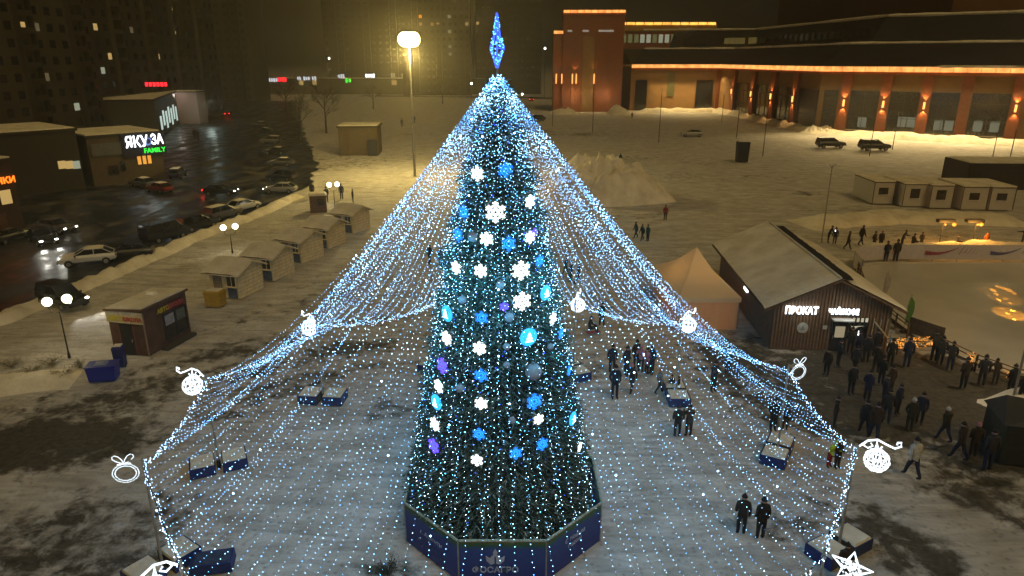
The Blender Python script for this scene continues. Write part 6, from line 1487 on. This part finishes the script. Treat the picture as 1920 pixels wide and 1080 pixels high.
# angle: 0 faces the camera, 180 faces away, 90 faces right, -90 faces left
PE = [
 (1163, 306, 'stand', 20, 'black', 'black', 'black', 'lone dark figure beyond the snow pile', 1),
 (1185, 222, 'stand', 0, 'black', 'black', 'black', 'tiny figure before the brick tower', 1.1),
 (1247, 413, 'stand', 160, 'red', 'black', 'brown', 'person in a dark red jacket alone on the far snow', 1.02),
 (1192, 447, 'walk', -70, 'black', 'black', 'black', 'leftmost of three walkers above the right strands', 1),
 (1204, 451, 'walk', -60, 'navy', 'dgrey', 'black', 'middle one of three walkers above the right strands', .97),
 (1214, 453, 'stand', -60, 'teal', 'dgrey', 'black', 'rightmost of three walkers above the right strands', 1.02),
 (806, 495, 'walk', 150, 'black', 'black', 'black', 'left one of two people behind the strands left of the tree', 1.0),
 (827, 503, 'stand', 160, 'brown', 'black', 'black', 'right one of two people behind the strands left of the tree', 1.1),
 (1060, 520, 'walk', 60, 'black', 'black', 'black', 'left one of three people behind the strands right of the tree', 1.02),
 (1070, 528, 'pocket', 60, 'dgrey', 'black', 'black', 'middle one of three people behind the strands right of the tree', 1.0),
 (1083, 533, 'walk', 90, 'black', 'navy', 'black', 'right one of three people behind the strands right of the tree', 1.0),
 (1105, 625, 'sit', 70, 'black', 'black', 'black', 'person sitting on the snow behind the canopy rim', 1),
 (1128, 612, 'out', 190, 'black', 'black', 'black', 'person with an arm stretched out beside the seated one', 1.0),
 (1147, 700, 'stand', 170, 'black', 'black', 'black', 'dark person half hidden behind the tall one near the tree', 1.05),
 (1152, 748, 'pocket', 10, 'black', 'black', 'black', 'tall dark person standing nearest the tree on the right', 1.16),
 (1174, 703, 'pocket', 40, 'navy', 'black', 'black', 'dark dressed person left of the pink coats', 1.05),
 (1184, 735, 'walk', -40, 'dgrey', 'black', 'pink', 'bending walker with a pink hat before the pink coats', 1.0),
 (1192, 690, 'stand', 20, 'brown', 'black', 'black', 'person in brown behind the pink coats', 1.05),
 (1201, 697, 'phone', -30, 'pink', 'black', 'pink', 'person in a pink coat lit by a phone, left', .98),
 (1212, 700, 'pocket', -60, 'pink', 'black', 'brown', 'person in a pink coat with a brown hat', .95),
 (1221, 703, 'coat', -70, 'black', 'black', 'black', 'dark person closing the group of pink coats on the right', 1.08),
 (1235, 738, 'walk', 100, 'grey', 'dgrey', 'orange', 'child in grey walking left of the pole', .85),
 (1258, 736, 'stand', 0, 'black', 'navy', 'dgrey', 'small child at the back of the right ballast box', .62),
 (1270, 738, 'stand', 40, 'dgrey', 'black', 'black', 'small child beside another behind the ballast box', .6),
 (1269, 820, 'pocket', 180, 'black', 'black', 'black', 'left one of a couple seen from behind before the ballast box', 1.0),
 (1290, 819, 'phone', 190, 'black', 'dgrey', 'black', 'right one of a couple before the ballast box', 1.0),
 (1336, 735, 'phone', 30, 'navy', 'black', 'black', 'person alone under the right strands facing the tree', 1.1),
 (1363, 700, 'stand', 0, 'teal', 'black', 'black', 'dim figure below the left wall of the rental cabin', 1.0),
 (1448, 808, 'pocket', 10, 'black', 'black', 'black', 'dark person left of the second right pole', 1.05),
 (1471, 805, 'stand', -20, 'brown', 'black', 'black', 'small dark figure at the foot of the second right pole', .75),
 (1563, 802, 'coat', 60, 'black', 'black', 'black', 'person in a long dark coat just outside the right rim', 1.0),
 (1553, 876, 'lean', 30, 'vest', 'red', 'vest', 'child in a yellow green jacket behind the right rim', .82),
 (1568, 878, 'pocket', 20, 'brown', 'black', 'brown', 'dark person next to the yellow green jacket', .9),
 (1594, 740, 'coat', 10, 'black', 'black', 'black', 'left most dark figure of the crowd outside the cabin', 1.05),
 (1618, 817, 'walk', 170, 'black', 'black', 'black', 'front left figure of the crowd outside the cabin', 1.1),
 (1636, 828, 'walk', 160, 'black', 'navy', 'black', 'tall figure walking in front of the crowd', 1.18),
 (1624, 752, 'pocket', 120, 'black', 'black', 'black', 'dark figure in the crowd behind the walking pair', 1.05),
 (1655, 760, 'stand', 40, 'navy', 'black', 'black', 'dark figure in navy in the middle of the crowd', 1.05),
 (1703, 808, 'pocket', 0, 'black', 'black', 'white', 'dark coated person with a white cap in the crowd', 1.05),
 (1722, 795, 'stand', -40, 'black', 'black', 'black', 'dark person right of the white cap', 1.02),
 (1680, 778, 'coat', 30, 'black', 'black', 'dgrey', 'dark person left behind the white cap', 1.02),
 (1768, 828, 'walk', 200, 'black', 'black', 'white', 'walker with a pale round hat on the open path', 1.05),
 (1708, 896, 'walk', 190, 'white', 'black', 'black', 'person in a white jacket and black trousers alone on the path', 1.14),
 (1796, 862, 'walk', 210, 'black', 'black', 'black', 'striding dark figure left of the pink hat', 1.1),
 (1822, 858, 'pocket', 170, 'black', 'black', 'pink', 'dark coated person with a bright pink hat', 1.05),
 (1848, 884, 'stand', 180, 'black', 'black', 'black', 'tall dark figure before the dark stall', 1.22),
 (1556, 655, 'phone', 180, 'white', 'black', 'black', 'person in a white jacket at the cabin door', 1.08),
 (1578, 650, 'stand', 170, 'dgrey', 'black', 'black', 'grey figure at the cabin window', 1.05),
 (1592, 664, 'pocket', 150, 'black', 'black', 'black', 'dark figure queuing right of the cabin window', 1.05),
 (1606, 672, 'stand', 200, 'navy', 'black', 'black', 'second dark figure in the queue by the cabin', 1.05),
 (1622, 680, 'coat', 140, 'black', 'black', 'black', 'third dark figure in the queue by the cabin', 1.05),
 (1570, 688, 'pocket', 90, 'black', 'dgrey', 'black', 'dark figure in front of the white jacket at the door', 1.02),
 (1600, 702, 'walk', 120, 'dgrey', 'black', 'black', 'grey walker passing before the queue', 1.02),
 (1548, 705, 'stand', -60, 'brown', 'black', 'black', 'brown dressed figure before the cabin', 1.0),
 (1667, 688, 'stand', 150, 'black', 'black', 'black', 'dark figure at the left end of the fairy light fence', 1.05),
 (1698, 690, 'coat', 170, 'navy', 'black', 'black', 'dark figure blocking the middle of the fairy light fence', 1.12),
 (1749, 678, 'lean', 160, 'black', 'black', 'black', 'first onlooker from the left leaning on the rink fence', 1.12),
 (1760, 686, 'pocket', 170, 'dgrey', 'black', 'black', 'second onlooker from the left at the rink fence', 1.1),
 (1779, 696, 'lean', 150, 'black', 'navy', 'black', 'third onlooker from the left at the rink fence', 1.05),
 (1804, 730, 'pocket', 180, 'black', 'black', 'black', 'fourth onlooker from the left at the rink fence', 1.12),
 (1838, 724, 'coat', 160, 'black', 'black', 'black', 'fifth onlooker from the left, bulky, at the rink fence', 1.1),
 (1864, 722, 'lean', 170, 'brown', 'black', 'black', 'short brown onlooker at the rink fence', .9),
 (1892, 742, 'coat', 180, 'black', 'black', 'black', 'onlooker nearest the right lamp post', 1.08),
 (1912, 758, 'pocket', 170, 'black', 'black', 'black', 'onlooker cut by the right edge of the photo', 1.05),
 (1552, 456, 'lean', 60, 'black', 'black', 'black', 'left bystander behind the cabin with a small phone light', 1.05),
 (1564, 458, 'stand', -40, 'black', 'black', 'black', 'bystander just right of the phone light', 1.0),
 (1588, 468, 'walk', 60, 'dgrey', 'black', 'black', 'bystander coming down beside the rink banner', 1.05),
 (1613, 460, 'walk', 100, 'black', 'black', 'black', 'person striding alone beyond the rink banner', 1.16),
 (1637, 468, 'pocket', 30, 'black', 'black', 'black', 'person behind the left curve of the rink banner', 1.05),
 (1650, 465, 'stand', 0, 'brown', 'black', 'orange', 'brown jacketed person behind the left banner', 1.0),
 (1660, 491, 'pocket', 180, 'black', 'black', 'black', 'left one of two people in front of the rink banner', 1.12),
 (1678, 491, 'stand', 170, 'black', 'black', 'black', 'right one of two people in front of the rink banner', 1.22),
 (1690, 463, 'lean', 40, 'olive', 'black', 'black', 'olive jacketed person bending behind the banner', 1.0),
 (1710, 463, 'sit', 90, 'black', 'black', 'black', 'left one of two crouching dark people behind the banner', 1.1),
 (1726, 463, 'pocket', 0, 'black', 'black', 'black', 'right one of two crouching dark people behind the banner', .85),
 (1793, 463, 'sit', 60, 'black', 'black', 'black', 'crouching dark person between the floodlight stands', 1.0),
 (1829, 464, 'sit', -40, 'black', 'black', 'black', 'small dark person under the right floodlight stand', .8),
 (1847, 463, 'stand', 0, 'orange', 'brown', 'brown', 'person glowing orange beside the right floodlight stand', .88),
 (1917, 463, 'out', 0, 'black', 'black', 'black', 'dark person with arm out at the right edge above the banner', 1.15),
 (586, 372, 'stand', 0, 'black', 'black', 'black', 'dark person left of the farthest globe lamp', 1.25),
 (613, 380, 'pocket', 40, 'black', 'black', 'black', 'dark person just left below the farthest globe lamp', 1.2),
 (641, 374, 'stand', 0, 'black', 'black', 'black', 'dark person just right of the farthest globe lamp', 1.2),
 (662, 380, 'pocket', 90, 'black', 'black', 'black', 'dark person behind the roof of the farthest hut', 1.0),
 (366, 262, 'stand', 0, 'black', 'black', 'black', 'dark pedestrian before the bright stall at the road', 1.5),
 (372, 264, 'pocket', 30, 'black', 'black', 'black', 'second dark pedestrian before the bright stall', 1.4),
 (754, 238, 'stand', 0, 'black', 'black', 'black', 'distant pedestrian left of the floodlight mast', 1.3),
 (777, 232, 'walk', 0, 'black', 'black', 'black', 'distant pedestrian right of the floodlight mast', 1.3),
 (1388, 1003, 'coat', 170, 'black', 'black', 'black', 'left one of two big dark figures at the front right', 1.05),
 (1424, 1012, 'coat', 190, 'black', 'black', 'black', 'right one of two big dark figures at the front right', 1.08),
 (1640, 700, 'coat', 150, 'black', 'black', 'black', 'dark figure at the dense right end of the cabin queue', 1.05),
 (1650, 722, 'pocket', 120, 'black', 'black', 'black', 'dark figure behind the queue facing the fairy lights', 1.02),
 (1666, 742, 'coat', 200, 'black', 'black', 'black', 'long coated figure in the densest part of the crowd', 1.05),
 (1640, 668, 'stand', 170, 'black', 'black', 'black', 'dark figure before the pale timber trellis', 1.02),
 (1660, 792, 'walk', 150, 'black', 'black', 'black', 'dark walker between the tall figure and the white cap', 1.05),
 (1578, 1092, 'pocket', 180, 'brown', 'black', 'brown', 'person at the bottom edge below the comet ornament', .95)]
for a in PE: person(*a)
e = empty('sled', tuple(G(1112, 628)), R(20), 'small sled under the seated person', 'sled')
mb = MB(); mb.box((0, 0, .22), (1.0, .36, .04)); mb.build('deck', M_bred, e)
for s_ in (-1, 1): mb = MB(); mb.tube([(-.5, s_ * .16, .05), (.4, s_ * .16, .05), (.55, s_ * .16, .2)], .02, 5); mb.build('runner', M_steel, e)
# phone lights
for (x, y, z, l) in ((1203, 700, 1.35, 'glowing phone held among the pink coats'), (1341, 735, 1.4, 'glowing phone held by the person alone under the strands'), (1560, 458, 1.5, 'tiny lit phone held by the bystander behind the cabin')):
    p = G(x, y); e = empty('mobile_phone', (p.x, p.y - .3, z), 0, l, 'phone'); mb = MB(); mb.box((0, .012, 0), (.08, .012, .16)); mb.build('case', M_black, e); mb = MB(); mb.box((0, 0, 0), (.074, .01, .15)); mb.build('screen', E_sign, e)

# dark shrub at the bottom edge left of the banner fence
def shrub(px, py, r, h, label, seed, m):
    rn = random.Random(seed); p = G(px, py); e = empty('shrub', (p.x, p.y, 0), 0, label, 'shrub'); st = MB(); lf = MB()
    for k in range(16):
        a = rn.random() * 6.28; q = Vector((math.cos(a), math.sin(a), 0)) * r * rn.uniform(.3, 1) + Vector((0, 0, h * rn.uniform(.5, 1))); st.tube([(0, 0, 0), q * .5 + Vector((0, 0, .1)), q], .012, 3)
        for j in range(26):
            c = q * rn.uniform(.35, 1.05) + Vector((rn.gauss(0, .1), rn.gauss(0, .1), rn.gauss(0, .08))); u = Vector((rn.gauss(0, 1), rn.gauss(0, 1), rn.gauss(0, 1))).normalized() * .05; v = u.cross(Vector((0, 0, 1))).normalized() * .025
            lf.add([c - v, c + v, c + u * 1.4], [(0, 1, 2)])
    st.build('stems', m, e); lf.build('leaves', m, e)
shrub(727, 1078, .55, .5, 'low dark shrub at the bottom edge left of the banner fence', 5, mat('dark_leaf', (.03, .03, .02)))
for k, (x, y) in enumerate(((22, 690), (60, 700), (95, 684), (120, 705), (150, 690))):
    shrub(x, y, .7, .5, ['low dry weeds at the left edge, first clump', 'low dry weeds, second clump from the left edge', 'low dry weeds left of the lamp foot', 'low dry weeds below the lamp foot', 'low dry weeds between the lamp and the blue container'][k], 50 + k, mat('dry_weed', (.18, .15, .09)))

# ------------------------------------------------------------ haze
mb = MB(); mb.box((0, 900, 42), (3060, 2680, 86)); hz = mb.build('haze', [])
m = bpy.data.materials.new('haze_air'); m.use_nodes = True; t = m.node_tree
for n in list(t.nodes): t.nodes.remove(n)
out = t.nodes.new('ShaderNodeOutputMaterial'); pv = t.nodes.new('ShaderNodeVolumePrincipled'); t.links.new(pv.outputs[0], out.inputs['Volume'])
pv.inputs['Color'].default_value = (.66, .62, .48, 1); pv.inputs['Density'].default_value = .0013; pv.inputs['Anisotropy'].default_value = .74
hz.data.materials.append(m); tag(hz, kind='stuff')
